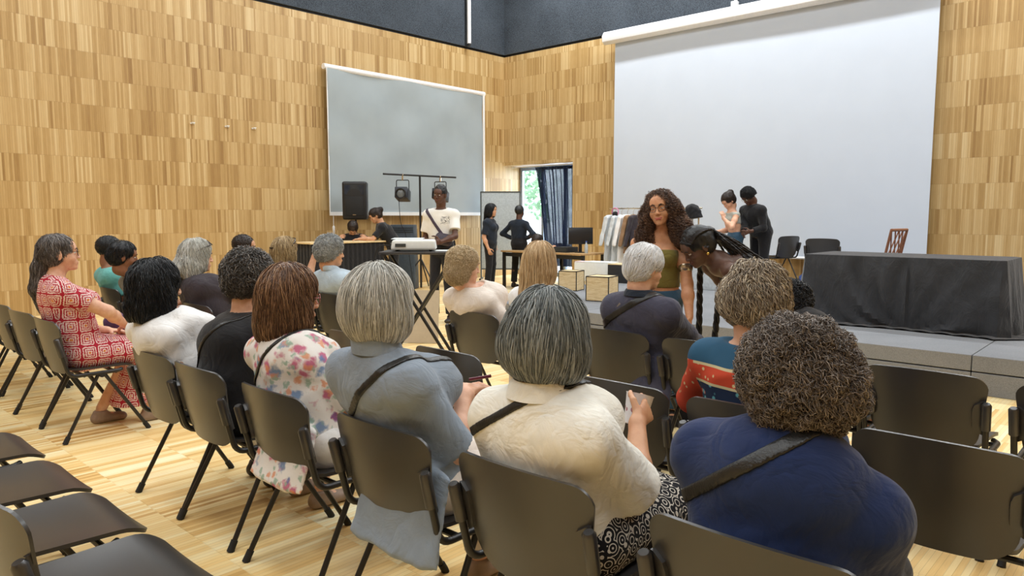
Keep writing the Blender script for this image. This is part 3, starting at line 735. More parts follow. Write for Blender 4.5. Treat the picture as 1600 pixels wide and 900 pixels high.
HAIR = {
 'bob': dict(v=[ell((0, -.018, .032), (.092, .112, .102)), ell((0, -.040, -.020), (.104, .098, .100), k=.04), ell((.074, -.005, -.045), (.030, .060, .062), k=.03), ell((-.074, -.005, -.045), (.030, .060, .062), k=.03)],
             cutz=-.112, face=[ell((0, .118, -.035), (.070, .080, .092))], s=dict(n=3600, len=.17, steps=12, w=.0017, rand=.10)),
 'medium': dict(v=[ell((0, -.018, .034), (.094, .112, .102)), ell((0, -.040, -.030), (.106, .098, .110), k=.04), ell((0, -.065, -.115), (.100, .070, .075), k=.04), ell((.078, .0, -.08), (.032, .055, .085), k=.03), ell((-.078, .0, -.08), (.032, .055, .085), k=.03)],
             cutz=-.175, face=[ell((0, .118, -.035), (.066, .080, .120))], s=dict(n=3600, len=.20, steps=14, w=.0018, rand=.16, curlf=.8, curla=.005)),
 'long': dict(v=[ell((0, -.018, .034), (.092, .112, .100)), ell((0, -.040, -.040), (.100, .092, .110), k=.04), cap((0, -.07, -.08), (0, -.105, -.24), (.098, .052), (.085, .035), k=.04), ell((.074, -.0, -.06), (.030, .050, .080), k=.03), ell((-.074, -.0, -.06), (.030, .050, .080), k=.03)],
             cutz=-.30, face=[ell((0, .118, -.035), (.066, .080, .120))], s=dict(n=3400, len=.26, steps=15, w=.0018, rand=.08)),
 'short': dict(v=[ell((0, -.020, .036), (.087, .108, .096)), ell((0, -.048, -.018), (.080, .076, .070), k=.03)],
             cutz=-.075, face=[ell((0, .125, -.030), (.080, .085, .088)), ell((.085, .03, -.06), (.03, .05, .06)), ell((-.085, .03, -.06), (.03, .05, .06))], s=dict(n=1500, len=.07, steps=8, w=.0016, rand=.3)),
 'curly': dict(v=[ell((0, -.022, .048), (.104, .122, .104)), ell((0, -.055, -.010), (.100, .090, .088), k=.04)],
             cutz=-.095, face=[ell((0, .130, -.030), (.078, .085, .098)), ell((.10, .045, -.06), (.03, .05, .06)), ell((-.10, .045, -.06), (.03, .05, .06))],
             amp=.006, asc=45, s=dict(n=3000, len=.075, steps=12, w=.0017, rand=.9, curlf=1.6, curla=.0075, lift=.012, fly=.22, away=.3)),
 'crop': dict(v=[ell((0, -.020, .034), (.080, .102, .093))], cutz=-.05, face=[ell((0, .130, -.025), (.085, .085, .085)), ell((.08, .035, -.04), (.03, .05, .06)), ell((-.08, .035, -.04), (.03, .05, .06))], amp=.0016, asc=160, s=dict(n=1500, len=.018, steps=4, w=.0016, rand=.9, lift=.004)),
}
def make_hair(root, J, spec, mat, seed, h=.006, name='hair'):
    b = dict(HAIR[spec['style']]); b.update({k: v for k, v in spec.items() if k != 'style'})
    hs = J['hs']*b.get('size', 1.0)
    prims = xfs(b['v']+b.get('more', [])+b.get('tail', []), J['Hm'], J['hd'], hs); F = Field(prims, h, pad=.04)
    if b.get('tail'):
        F.F[:] = F.FAR
        for p in xfs(b['v']+b.get('more', []), J['Hm'], J['hd'], hs): F.add(p)
    if b.get('world'):
        for p in b['world']: F.add(p)
    if b.get('cutz') is not None:
        n = J['Hm'] @ V3(0, b.get('cuty', 0), -1); F.plane(J['hd']+J['Hm'] @ V3(0, 0, b['cutz'])*hs, n)
    for p in xfs(b['face'], J['Hm'], J['hd'], hs): F.sub(p, .02)
    for p in xfs(b.get('tail', []), J['Hm'], J['hd'], hs): F.add(p)
    sm = b.get('s')
    F.disp(wav(seed, b.get('asc', 30), b.get('amp', .003), (1, 1, .35 if spec['style'] in ('bob', 'medium', 'long') else 1)))
    P, Q = F.mesh(); lock = np.full(len(P), .42)
    if sm and b.get('strands', 1) > 0:
        s = dict(sm); s.update(b.get('so', {})); s['clear'] = xfs(b['face'], J['Hm'], J['hd'], hs); s['n'] = int(s['n']*b.get('strands', 1))
        V, Q2, lk = hair_strands(F, P, J, s, seed); Q = np.concatenate([Q, Q2+len(P)]); P = np.concatenate([P, V]); lock = np.concatenate([lock, lk])
    return npmesh(name, P, Q, mat, root, relax=0, lock=lock)

def glasses(root, J, col, r=.0245, name='glasses'):
    bm = NB(); X = lambda x, y, z: Vector(J['hd']+J['Hm'] @ V3(x, y, z)*J['hs'])
    for s in (-1, 1):
        ring = [X(s*(.031+r*1.05*math.cos(a)), .104-.006*abs(math.cos(a)), -.002+r*.86*math.sin(a)) for a in np.linspace(0, 2*PI, 21)]
        tube(bm, ring, .0018, 6); tube(bm, [X(s*.055, .101, .004), X(s*.074, .085, .006), X(s*.084, -.005, .006), X(s*.083, -.022, -.008)], .0015, 6)
    tube(bm, [X(-.010, .106, .002), X(0, .109, .005), X(.010, .106, .002)], .0015, 6)
    return build(name, bm, col, root)
M_eye = plain('eye_white', srgb(225, 220, 215), .2); M_iris = plain('iris_dark', srgb(40, 26, 18), .15)
M_brow = plain('brow_dark', srgb(34, 26, 22), .8)
def face_parts(root, J, lip, brow=None):
    X = lambda x, y, z: J['hd']+J['Hm'] @ V3(x, y, z)*J['hs']
    for s in (-1, 1):
        bm = NB(); bmesh.ops.create_uvsphere(bm, u_segments=14, v_segments=10, radius=.0118*J['hs']); bmesh.ops.translate(bm, verts=bm.verts, vec=Vector(X(s*.031, .0775, 0)))
        e = build('eye', bm, M_eye, root)
        bm = NB(); bmesh.ops.create_uvsphere(bm, u_segments=12, v_segments=8, radius=.0062*J['hs']); bmesh.ops.translate(bm, verts=bm.verts, vec=Vector(X(s*.031, .0838, -.001)))
        build('iris', bm, M_iris, e)
        tb = tube(NB(), [Vector(X(s*.011, .0975, .021)), Vector(X(s*.028, .0985, .0275)), Vector(X(s*.049, .0875, .022))], [.0022, .0036, .0014], 6)
        build('eyebrow', tb, brow or M_brow, root)
    F = Field(xfs([cap((-.024, .0870, -.0630), (-.005, .0945, -.0660), (.0030, .0035), (.0046, .0050), k=.003), cap((.024, .0870, -.0630), (.005, .0945, -.0660), (.0030, .0035), (.0046, .0050), k=.003), cap((-.014, .0925, -.0725), (.014, .0925, -.0725), .0050, k=.003)], J['Hm'], J['hd'], J['hs']), .0018, pad=.01)
    P, Q = F.mesh(); build_l = npmesh('lips', P, Q, lip, root)
    return build_l
def person(name, label, loc, yaw, q, skinm, hair=None, hairm=None, seed=1, garments=(), near=True, face=True, lipm=None, group=None, hb=None):
    root = thing(name, label, 'person', loc, yaw, group); B, J = body_prims(q); h = q.get('h', .010 if near else .012)
    allp = B['torso']+B['neck']+B['arm_l']+B['arm_r']+B['leg_l']+B['leg_r']
    fine = []
    hl, hh = J['hd']-.14, J['hd']+.14; hl[2] = J['hd'][2]-.13
    if face: fine.append((hl, hh, .0036))
    else: fine.append((hl, hh, .006))
    for nm in ('l', 'r'):
        if q.get('fine', True): fine.append((J['W'+nm]-.10, J['W'+nm]+.10, .0052 if near else .008))
    F = Field(allp+B['head'], h, fine)
    for p in xfs(FACE_CUT, J['Hm'], J['hd'], J['hs']): F.sub(p, .010)
    if face:
        for p in xfs(lids(), J['Hm'], J['hd'], J['hs']): F.add(p)
    P, Q = F.mesh(); body = npmesh('body', P, Q, skinm, root)
    if face: face_parts(root, J, lipm or skinm, hb)
    for i, gfn in enumerate(garments): gfn(root, B, J, seed*13+i)
    if hair: make_hair(root, J, hair, hairm, seed, .005 if near else .008)
    return root, B, J

# ---- garments: each is a closed surface over the body, cut at neck, cuffs and hem
def garment(name, mat, parts=('torso',), inf=.012, sleeve=.6, sleeve_r=.066, sleeve_end=None, neck=None, hem=None, extra=(), h=.008, amp=.004, asc=22, cuts=(), uv=None, legs=None, leg_inf=.014, k=.03, fine=(), drape=True):
    def fn(root, B, J, seed):
        pr = []
        for p in parts: pr += B[p]
        pr = list(pr)
        if sleeve > 0 and 'torso' in parts:
            for nm in ('l', 'r'):
                S, E, W = J['S'+nm], J['E'+nm], J['W'+nm]; sr_ = sleeve_r*.86; e = (sleeve_end*.92 if sleeve_end else sr_)
                if sleeve <= 1:
                    c = S+(E-S)*sleeve; pr.append(cap(S, S+(E-S)*(sleeve+.15), sr_-inf-.004, e-inf, k=.025, cut=(c, nrm(E-S))))
                else:
                    c = E+(W-E)*(sleeve-1); pr += [cap(S, E, sr_-inf, sr_*.88-inf, k=.025), cap(E, E+(W-E)*(sleeve-.9), sr_*.86-inf, e-inf, k=.03, cut=(c, nrm(W-E)))]
        if legs is not None:
            for nm in ('l', 'r'):
                H_, K, A = J['H'+nm], J['K'+nm], J['A'+nm]; g = B['leg_'+nm]
                r0, r1 = g[0]['ra'], g[0]['rb']; d = leg_inf-inf
                pr.append(cap(H_, K, r0+d, r1+d, k=.03))
                e = A+(K-A)*legs; pr.append(cap(K, A+(K-A)*(legs-.1), r1+d, .045+leg_inf*1.4-inf, k=.025, cut=(e, nrm(A-K))))
        if drape and sleeve > 0 and 'torso' in parts:   # cloth spans the shoulder blades and hangs off them
            Sl, Sr = J['Sl'], J['Sr']; m_ = (Sl+Sr)/2; hw = np.linalg.norm(Sr-Sl)/2; sd_ = nrm(Sr-Sl)
            pr += [cap(Sl+sd_*.03, Sr-sd_*.03, (.045, .050), side=(0, 0, 1), k=.05), cap(m_-V3(0, 0, .045), J['wa'], (hw+.012, .082), (max(.14, hw*.86), .108), side=sd_, k=.05)]
            for nm in ('l', 'r'): pr.append(cap(J['nk']-V3(0, 0, .055), J['S'+nm]+V3(0, 0, .004), (.046, .044), (.042, .046), side=(0, 1, 0), k=.05))
        for p in extra: pr.append(p(J) if callable(p) else p)
        F = Field(pr, h, [(f_(J)[0], f_(J)[1], f_(J)[2]) for f_ in fine], inf=inf, pad=.045)
        F.disp(wav(seed, asc, amp, (1, 1, .6)))
        rw = wav(seed+5, asc*.9, 1., (1, 1, .8)); F.disp(lambda X, Y, Z: amp*.7*np.abs(rw(X, Y, Z))**.7)
        if neck is not None:
            dz, ry, rr = neck; F.sub(ell(J['nk']+V3(0, 0, dz)+J['fwd']*ry, (rr*1.25, rr, rr*.75)), .004)
        if hem is not None: F.plane((0, 0, hem), (0, 0, -1))
        for c in cuts:
            if len(c) == 2: F.plane(c[0](J), c[1](J))
            else: F.sub(c[0](J), .006)
        P, Q = F.mesh(); o = npmesh(name, P, Q, mat, root, relax=1, uvscale=uv); J['last'] = F; J['lastpr'] = (pr, inf, seed+1, asc, amp); return o
    return fn
def strap(mat, a, b, wd=.028, out=.006, name='bag_strap', buckle=None, ny=0.):
    """cross-body strap: the slab through points a, b (x, z) cut out of the last garment, slightly inflated"""
    def fn(root, B, J, seed):
        pr, inf, sd, asc, amp = J['lastpr']; pt = list(pr)
        F = Field(pt, .006, inf=inf+out, pad=.04); F.disp(wav(sd-1, asc, amp, (1, 1, .6))); rw = wav(sd+4, asc*.9, 1., (1, 1, .8)); F.disp(lambda X, Y, Z: amp*.7*np.abs(rw(X, Y, Z))**.7)

        xa, xb = sorted((a[0], b[0])); F.plane((xa-.03, 0, 0), (-1, 0, 0)); F.plane((xb+.06, 0, 0), (1, 0, 0))
        A, Bp = V3(a[0], 0, a[1]), V3(b[0], 0, b[1]); t = nrm(Bp-A); n = nrm(np.cross(t, (0, 1, ny)))
        F.plane(A+n*wd/2, n); F.plane(A-n*wd/2, -n)
        P, Q = F.mesh(); npmesh(name, P, Q, mat, root, relax=1)
    return fn
def collar(mat, r=.072, hgt=.035, name='collar', dz=.010):
    def fn(root, B, J, seed):
        c = J['nk']+V3(0, -.004, dz); up = nrm(J['hd']+J['Hm'] @ V3(0, -.03, -.1)-J['nk']); 
        G = []
        for z, rr in ((-.012, r*1.18), (.004, r*1.04), (hgt, r*.98), (hgt+.004, r*1.0), (hgt-.012, r*1.14), (-.014, r*1.24)):
            G.append([Vector(c+up*z+V3(rr*math.cos(a)*1.02, rr*math.sin(a)*.98-.0, -.014*max(0, math.sin(a)))) for a in np.linspace(PI*.60, PI*2.40, 34)])
        build(name, sheet(NB(), G, .0035), mat, root)
    return fn
# ================================================================== PERSON MATERIALS
SK_l = skin('skin_light', srgb(224, 178, 150)); SK_t = skin('skin_tan', srgb(206, 158, 124)); SK_g = skin('skin_golden', srgb(214, 160, 122))
SK_d = skin('skin_dark', srgb(92, 62, 48)); SK_m = skin('skin_brown', srgb(150, 104, 78)); SK_dd = skin('skin_deep', srgb(100, 74, 62))
LIP = plain('lip_rose', srgb(176, 92, 84), .4); LIPD = plain('lip_brown', srgb(96, 52, 46), .4)
H_blk = hairmat('hair_black', srgb(8, 9, 11), srgb(22, 24, 28), srgb(52, 56, 62)); H_brd = hairmat('hair_braid', srgb(22, 20, 22), srgb(44, 40, 42), srgb(84, 78, 80)); H_dgry = hairmat('hair_dark_grey', srgb(40, 38, 36), srgb(86, 82, 78), srgb(150, 144, 138))
H_long = hairmat('hair_grey_brown', srgb(44, 36, 32), srgb(92, 84, 80), srgb(166, 160, 156)); H_brn = hairmat('hair_auburn', srgb(52, 34, 25), srgb(108, 76, 54), srgb(172, 134, 98))
H_sil = hairmat('hair_silver', srgb(120, 119, 114), srgb(180, 179, 172), srgb(230, 229, 222)); H_slate = hairmat('hair_slate', srgb(56, 62, 64), srgb(110, 116, 116), srgb(178, 182, 180))
H_friz = hairmat('hair_frizzy_taupe', srgb(62, 54, 49), srgb(112, 101, 93), srgb(160, 148, 137)); H_ash = hairmat('hair_ash_blonde', srgb(70, 60, 52), srgb(150, 134, 114), srgb(228, 214, 188))
H_wht = hairmat('hair_white', srgb(205, 206, 206), srgb(236, 237, 238), srgb(250, 250, 250)); H_whl = hairmat('hair_white_long', srgb(120, 118, 110), srgb(190, 190, 182), srgb(230, 230, 226))
H_bln = hairmat('hair_blonde', srgb(140, 108, 72), srgb(204, 172, 128), srgb(236, 212, 172)); H_pbl = hairmat('hair_pale_blonde', srgb(150, 126, 92), srgb(206, 184, 146), srgb(238, 222, 192))
H_dbl = hairmat('hair_dark_blonde', srgb(96, 76, 50), srgb(166, 140, 98), srgb(214, 190, 148)); H_gcu = hairmat('hair_steel', srgb(100, 104, 106), srgb(160, 164, 164), srgb(214, 216, 214))
H_cur = hairmat('hair_brown_curl', srgb(34, 23, 18), srgb(84, 60, 46), srgb(150, 112, 84)); H_dbr = hairmat('hair_dark_brown', srgb(22, 16, 14), srgb(46, 35, 30), srgb(84, 64, 54))

C_wht = fabric('cloth_white', srgb(240, 240, 240)); C_crm = fabric('cloth_cream', srgb(240, 238, 228), fold=.5); C_off = fabric('cloth_off_white', srgb(226, 216, 206))
C_blk = fabric('cloth_black', srgb(30, 30, 33)); C_blu = fabric('cloth_blue_grey', srgb(136, 148, 162)); C_nvy = fabric('cloth_navy', srgb(28, 44, 84))
C_jkt = fabric('cloth_slate_purple', srgb(66, 66, 82)); C_lbl = fabric('cloth_pale_blue', srgb(176, 192, 204)); C_chr = fabric('cloth_charcoal', srgb(56, 50, 56))
C_tur = fabric('cloth_turquoise', srgb(104, 176, 172)); C_olv = fabric('cloth_olive', srgb(122, 112, 56)); C_jean = fabric('denim', srgb(62, 92, 116)); C_gry = fabric('cloth_grey_marl', srgb(176, 178, 170))
C_khk = fabric('cloth_brown_mottled', srgb(112, 104, 86), var=.35); C_dkb = fabric('cloth_dark_blue', srgb(30, 38, 50)); C_trs = fabric('cloth_dark_trousers', srgb(34, 34, 40)); C_pur = fabric('cloth_purple', srgb(92, 58, 96))
L_blk = plain('leather_black', srgb(30, 30, 30), .38, bump=.3); L_tau = plain('leather_taupe', srgb(150, 128, 112), .6); L_wvn = fabric('strap_woven', srgb(170, 140, 124), weave=300, var=.3)
M_shoe = plain('shoe_dark', srgb(40, 34, 32), .5); M_gl = plain('glasses_rim_dark', srgb(40, 26, 22), .25); M_glr = plain('glasses_rim_rose', srgb(150, 76, 80), .25); M_met = plain('polished_metal', srgb(200, 190, 170), .25, .9)

def pat_red():
    t = NT('dress_red_squares'); uv = t.tc('UV'); nz = t.noise(uv, 9, 2, col=True)
    n = t.n.new('ShaderNodeVectorMath'); n.operation = 'MULTIPLY_ADD'; t.put(n.inputs[0], nz); n.inputs[1].default_value = (.16, .16, 0); t.put(n.inputs[2], uv); c = t.sep(n.outputs[0])
    fx = t.m_('ABSOLUTE', t.m_('SUBTRACT', t.m_('FRACT', c[0]), .5)); fy = t.m_('ABSOLUTE', t.m_('SUBTRACT', t.m_('FRACT', c[1]), .5))
    m = t.m_('MULTIPLY', t.m_('MAXIMUM', fx, fy), 2.0); rg = t.m_('GREATER_THAN', t.m_('FRACT', t.m_('MULTIPLY', m, 3.4)), .46)
    dm = t.m_('GREATER_THAN', t.m_('ADD', fx, fy), .78); rg = t.m_('MULTIPLY', rg, t.m_('SUBTRACT', 1., dm))
    col = t.mix(rg, srgb(168, 34, 52), srgb(222, 196, 192)); ctr = t.m_('LESS_THAN', m, .16); col = t.mix(ctr, col, srgb(206, 120, 60))
    return t.set(col, .85, 0, .25)
def pat_floral():
    t = NT('blouse_floral'); p = t.tc(); ns = t.noise(p, 40, 3, col=True)
    n = t.n.new('ShaderNodeVectorMath'); n.operation = 'MULTIPLY_ADD'; t.put(n.inputs[0], ns); n.inputs[1].default_value = (.05, .05, .05); t.put(n.inputs[2], p); q = n.outputs[0]
    col = srgb(232, 228, 224)
    for sc, th, cc in ((13, .40, srgb(190, 70, 120)), (10.3, .34, srgb(96, 132, 176)), (16, .33, srgb(222, 150, 110)), (19, .33, srgb(150, 178, 160)), (8.1, .22, srgb(120, 74, 140))):
        v = t.vor(t.mapn(q, (1, 1, 1.0+sc*.01)), sc); f = t.ramp(v, [(th*.55, (1, 1, 1)), (th, (0, 0, 0))]); col = t.mix(t.m_('MULTIPLY', f, .85), col, cc)
    t.bump(t.noise(p, 14, 3), .3, .01); return t.set(col, .8, 0, .2)
def pat_teal():
    t = NT('top_teal_border'); p = t.tc(); c = t.sep(p); z = c[2]; z = t.m_('ADD', z, t.m_('MULTIPLY', t.noise(p, 5, 1), .02))
    fl = t.vor(p, 26, 'Distance'); leaf = t.ramp(fl, [(.20, (1, 1, 1)), (.30, (0, 0, 0))]); fl2 = t.vor(p, 17, 'Distance'); bud = t.ramp(fl2, [(.13, (1, 1, 1)), (.2, (0, 0, 0))])
    low = t.mix(leaf, srgb(26, 40, 66), srgb(96, 160, 170)); low = t.mix(bud, low, srgb(214, 120, 92))
    red = t.mix(t.ramp(t.vor(p, 30), [(.16, (1, 1, 1)), (.24, (0, 0, 0))]), srgb(196, 74, 50), srgb(210, 196, 150))
    inb = t.m_('MULTIPLY', t.m_('GREATER_THAN', z, .835), t.m_('LESS_THAN', z, .892)); edge = t.m_('MULTIPLY', t.m_('GREATER_THAN', z, .825), t.m_('LESS_THAN', z, .902))
    arm = t.m_('MULTIPLY', t.m_('LESS_THAN', c[0], -.235), t.m_('LESS_THAN', z, .902)); col = t.mix(t.m_('GREATER_THAN', z, .87), low, srgb(44, 84, 112))
    col = t.mix(t.m_('MAXIMUM', edge, 0), col, srgb(200, 190, 150)); col = t.mix(t.m_('MAXIMUM', inb, arm), col, red); return t.set(col, .85, 0, .25)
def pat_paisley():
    t = NT('skirt_paisley'); p = t.tc(); v = t.vor(p, 30); d = t.m_('GREATER_THAN', t.m_('SINE', t.m_('MULTIPLY', v, 22)), .6)
    return t.set(t.mix(d, srgb(26, 26, 30), srgb(196, 190, 180)), .85, 0, .2)
def pat_print():
    t = NT('tshirt_chest_print'); p = t.tc(); c = t.sep(p); n = t.noise(t.mapn(p, (1, 1, 2.2)), 70, 2)
    inx = t.m_('MULTIPLY', t.m_('LESS_THAN', c[0], -.03), t.m_('GREATER_THAN', c[0], -.15)); inz = t.m_('MULTIPLY', t.m_('LESS_THAN', c[2], 1.435), t.m_('GREATER_THAN', c[2], 1.33)); f = t.m_('GREATER_THAN', c[1], .03)
    k = t.m_('MULTIPLY', t.m_('MULTIPLY', inx, inz), t.m_('MULTIPLY', f, t.m_('GREATER_THAN', n, .54)))
    return t.set(t.mix(k, srgb(236, 234, 228), srgb(74, 74, 74)), .85, 0, .2)
P_red, P_flo, P_tea, P_pai, P_prt = pat_red(), pat_floral(), pat_teal(), pat_paisley(), pat_print()

# ================================================================== POSES
def seated(loc, head, Yh, zt, hrot=(0, 0, 0), lean=0., **k):
    """loc chair centre, head (px, py) of the crown, Yh its world depth, zt hair height above the crown"""
    p = at_y(head[0], head[1], Yh); hx, hy, hz = p.x-loc[0], Yh-loc[1], p.z-.115-zt; ny = max(hy-.05, -.185)
    q = dict(pelvis=(hx*.15, -.045, .555), waist=(hx*.35, -.085+lean*.3, .70), chest=(hx*.65, -.095+lean*.65, .86), neck=(hx*.92, ny, hz-.150), head=(hx, hy, hz), hrot=hrot,
             wr=(.08, ny+.29, .665), wl=(-.08, ny+.31, .655), kr=(.11, .37, .515), kl=(-.11, .37, .515), ar=(.11, .31, .085), al=(-.11, .33, .085), pr=(0, .1, -1), pl=(0, .1, -1))
    q.update(k); return q
def shoes(mat, name='shoe', h=.009):
    def fn(root, B, J, seed):
        for nm in ('l', 'r'):
            A, ft = J['A'+nm], J['F'+nm]; sd = np.cross(ft, (0, 0, 1))
            F = Field([cap(A-V3(0, 0, .048)-ft*.035, A-V3(0, 0, .058)+ft*.135, (.040, .040), (.046, .028), side=sd, k=.02), cap(A-V3(0, 0, .03), A+V3(0, 0, .01)-ft*.01, .046, .044, k=.02)], h)
            F.plane(A+V3(0, 0, .005)+ft*0, (0, 0, 1)); F.plane(A-V3(0, 0, .083), (0, 0, -1)); P, Q = F.mesh(); npmesh(name, P, Q, mat, root)
    return fn
def trousers(mat, **k): return garment('trousers', mat, parts=(), inf=.012, sleeve=0, legs=k.pop('legs', .06), extra=(lambda J: cap(J['pe'], J['wa']-V3(0, 0, .03), (.165, .125), (.14, .11), k=.04),)+k.pop('extra', ()), amp=.003, h=.010, **k)
def skirt(mat, lowr=.17, to=.35, name='skirt', **k):
    ex = (lambda J: cap(J['pe'], J['wa']-V3(0, 0, .02), (.175, .13), (.14, .11), k=.04), lambda J: cap(J['pe']+V3(0, .02, -.01), (J['Kl']+J['Kr'])/2, (.19, .10), (.18, .075), k=.05),
          lambda J: cap((J['Kl']+J['Kr'])/2, (J['Kl']+J['Kr'])/2*(1-.95)+(J['Al']+J['Ar'])/2*.95, (.17, .075), (lowr, .10), k=.05, cut=((J['Kl']+J['Kr'])/2*to+(J['Al']+J['Ar'])/2*(1-to), (0, 0, -1))))
    ex += tuple((lambda J, n=n: cap(J['H'+n], J['K'+n], .094, .062, k=.05)) for n in 'lr')
    return garment(name, mat, parts=(), inf=.012, sleeve=0, extra=ex+k.pop('extra', ()), h=.010, **k)
def tail(w_=.20, z=.34, y=-.235, x=0):   # shirt tail falling between seat and backrest
    return lambda J: cap((x, y+.085, .62), (x, y, z+.02), (w_*.80, .014), (w_*.94, .004), k=.02, cut=((0, 0, z), (0, 0, -1)))
def earring(root, J, s, mat=None, r=.005, z=-.045):
    bm = NB(); bmesh.ops.create_uvsphere(bm, u_segments=10, v_segments=8, radius=r); bmesh.ops.translate(bm, verts=bm.verts, vec=Vector(J['hd']+J['Hm'] @ V3(s*.086, -.006, z)*J['hs']))
    return build('earring', bm, mat or M_met, root)
def top(name, mat, **k): return garment(name, mat, **k)

# ================================================================== THE AUDIENCE, BACK ROW
L = (-5.42, YA, 0)
q = seated(L, (92, 364), 1.55, .02, (-14, -4, 0), sw=.185, girth=1.12, wr=(.06, .22, .70), er=(1, .35, -.1), al=(-.12, .10, .085), ar=(.06, .36, .085))
rt, B, J = person('person', 'seated woman in a long red and white patterned dress with a long grey-brown ponytail', L, 0, q, SK_l,
    dict(style='short', cutz=-.10, tail=[cap((0, -.10, -.02), (0, -.125, -.08), .040, .036, k=.03), cap((0, -.125, -.08), (-.005, -.150, -.22), .040, .045, k=.03), cap((-.005, -.150, -.22), (0, -.140, -.36), .045, .022, k=.03)], face=[ell((0, .125, -.030), (.080, .080, .088))], strands=1.6, so=dict(len=.20, steps=14, curlf=1.5, curla=.006)), H_long, 3,
    [top('dress', P_red, inf=.016, sleeve=.62, sleeve_r=.084, neck=(.035, .04, .085), uv=11.5), skirt(P_red, .15, .10, 'dress_skirt', uv=11.5), shoes(L_tau)])
glasses(rt, J, M_gl)
F_ = Field([ell((0, 0, 0), (.10, .08, .075)), ell((.05, .02, -.02), (.07, .06, .06), k=.04)], .009); F_.disp(wav(8, 26, .012)); P_, Q_ = F_.mesh(); o = npmesh('cloth_bag', P_, Q_, C_pur, None); o.location = at_y(180, 503, 2.02); tag(o, 'purple cloth bag on the lap of the woman in the red patterned dress', 'bag')
tb = NB(); box(tb, tuple(J['hd']+J['Hm'] @ V3(0, -.142, -.045)), (.05, .03, .022)); build('hair_clip', tb, plain('clip_white', srgb(225, 220, 210), .4), rt, bevel=.006)
L = (-3.66, YA, 0)
q = seated(L, (245, 404), 1.50, .022, (-6, 4, 0), sw=.185, girth=1.08)
rt, B, J = person('person', 'seated woman with wavy black shoulder-length hair and a white cotton top', L, 0, q, SK_t,
    dict(style='medium', size=1.04, cutz=-.165, amp=.006, strands=1.1, so=dict(curlf=1.2, curla=.008, rand=.25)), H_blk, 5,
    [top('blouse', C_wht, inf=.016, sleeve=.72, sleeve_r=.070, neck=(.03, .03, .085), amp=.006), trousers(C_wht), shoes(M_shoe)]); earring(rt, J, 1)
L = (-3.22, YA, 0)
q = seated(L, (392, 388), 1.72, .03, (8, 6, 0), sw=.18, girth=1.1, lean=.05)
rt, B, J = person('person', 'seated woman in a black dress with short curly dark grey hair', L, 0, q, SK_l,
    dict(style='curly', size=.94), H_dgry, 7,
    [top('dress', C_blk, inf=.014, sleeve=.75, sleeve_r=.070, neck=(.045, .0, .085)), strap(L_blk, (-.17, .70), (.09, 1.02), .022), skirt(C_blk, .16, .40, 'dress_skirt'), shoes(L_tau, 'sandal')]); earring(rt, J, -1)
L = (-2.58, YA, 0)
q = seated(L, (455, 414), 1.60, .02, (-14, 4, 0), sw=.18, girth=1.08, wr=(.10, .22, .84), wl=(-.02, .22, .82), dr=(-.3, .7, .3), dl=(.5, .7, .2), kr=(.10, .40, .52))
rt, B, J = person('person', 'seated woman with auburn shoulder-length hair, glasses and a white floral blouse', L, 0, q, SK_t,
    dict(style='medium', size=1.06, strands=1.2), H_brn, 9,
    [top('blouse', P_flo, inf=.018, sleeve=.8, sleeve_r=.078, sleeve_end=.085, neck=(.03, .03, .08), amp=.006, extra=(tail(.19, .39),)), strap(L_blk, (-.17, .78), (.03, 1.03), .020), trousers(C_wht), shoes(M_shoe)])
glasses(rt, J, M_glr)
L = (-1.90, YA, 0)
q = seated(L, (597, 412), 1.50, .022, (-4, 2, 0), sw=.19, girth=1.06, wr=(.02, .13, .81), wl=(-.06, .15, .78), er=(.45, -.25, -1), el=(-.35, -.3, -1), dr=(-.5, .7, .1), pr=(-.3, 0, -1), cr=.9)
rt, B, J = person('person', 'seated woman with a silver bob, blue-grey shirt and black cross-body strap', L, 0, q, SK_l,
    dict(style='bob', size=1.07, strands=1.35), H_sil, 11,
    [top('shirt', C_blu, inf=.020, sleeve=.96, sleeve_r=.080, sleeve_end=.088, neck=(.035, .02, .07), amp=.006, extra=(tail(.22, .35, x=.05),)), collar(C_blu, .070, .048), strap(L_blk, (-.17, .74), (.10, 1.01), .026), trousers(C_off), shoes(L_tau)])
bm = tube(NB(), [Vector(J['Wr']+V3(-.05, .07, .035)), Vector(J['Wr']+V3(.03, .10, .055))], .006, 8); o = build('pen', bm, plain('pen_dark_red', srgb(90, 20, 40), .3)); o.location = L; tag(o, 'dark red pen held by the woman in the blue-grey shirt', 'pen')
L = (-1.285, YA, 0)
q = seated(L, (862, 452), 1.58, .024, (4, 6, 3), sw=.185, girth=1.08, wr=(.06, .24, .81), er=(.45, -.15, -1), dr=(-.15, .9, .25), pr=(-.8, 0, -.2), cr=.7, lean=.02)
rt, B, J = person('person', 'seated woman with a slate-grey bob, crinkled cream blouse and black strap', L, 0, q, SK_t,
    dict(style='bob', size=1.12, cutz=-.098, v=[ell((0, -.020, .030), (.094, .114, .104)), ell((0, -.045, -.020), (.106, .100, .092), k=.04), ell((.074, -.005, -.040), (.032, .060, .055), k=.03), ell((-.080, -.015, -.045), (.034, .062, .055), k=.03)], strands=1.3, so=dict(rand=.14)), H_slate, 13,
    [top('blouse', C_crm, inf=.022, sleeve=.92, sleeve_r=.088, sleeve_end=.100, neck=(.042, .02, .075), amp=.004, asc=30), collar(C_crm, .074, .030), strap(L_blk, (-.19, .84), (.09, 1.01), .026), skirt(P_pai, .17, .30), shoes(M_shoe)])
W = J['Wr']; o = thing('paper_cup', 'white printed paper cup held by the woman in the cream blouse', 'cup', tuple(V3(*L)+W+nrm(V3(-.15, .9, .25))*.075+V3(-.045, .012, -.01)))
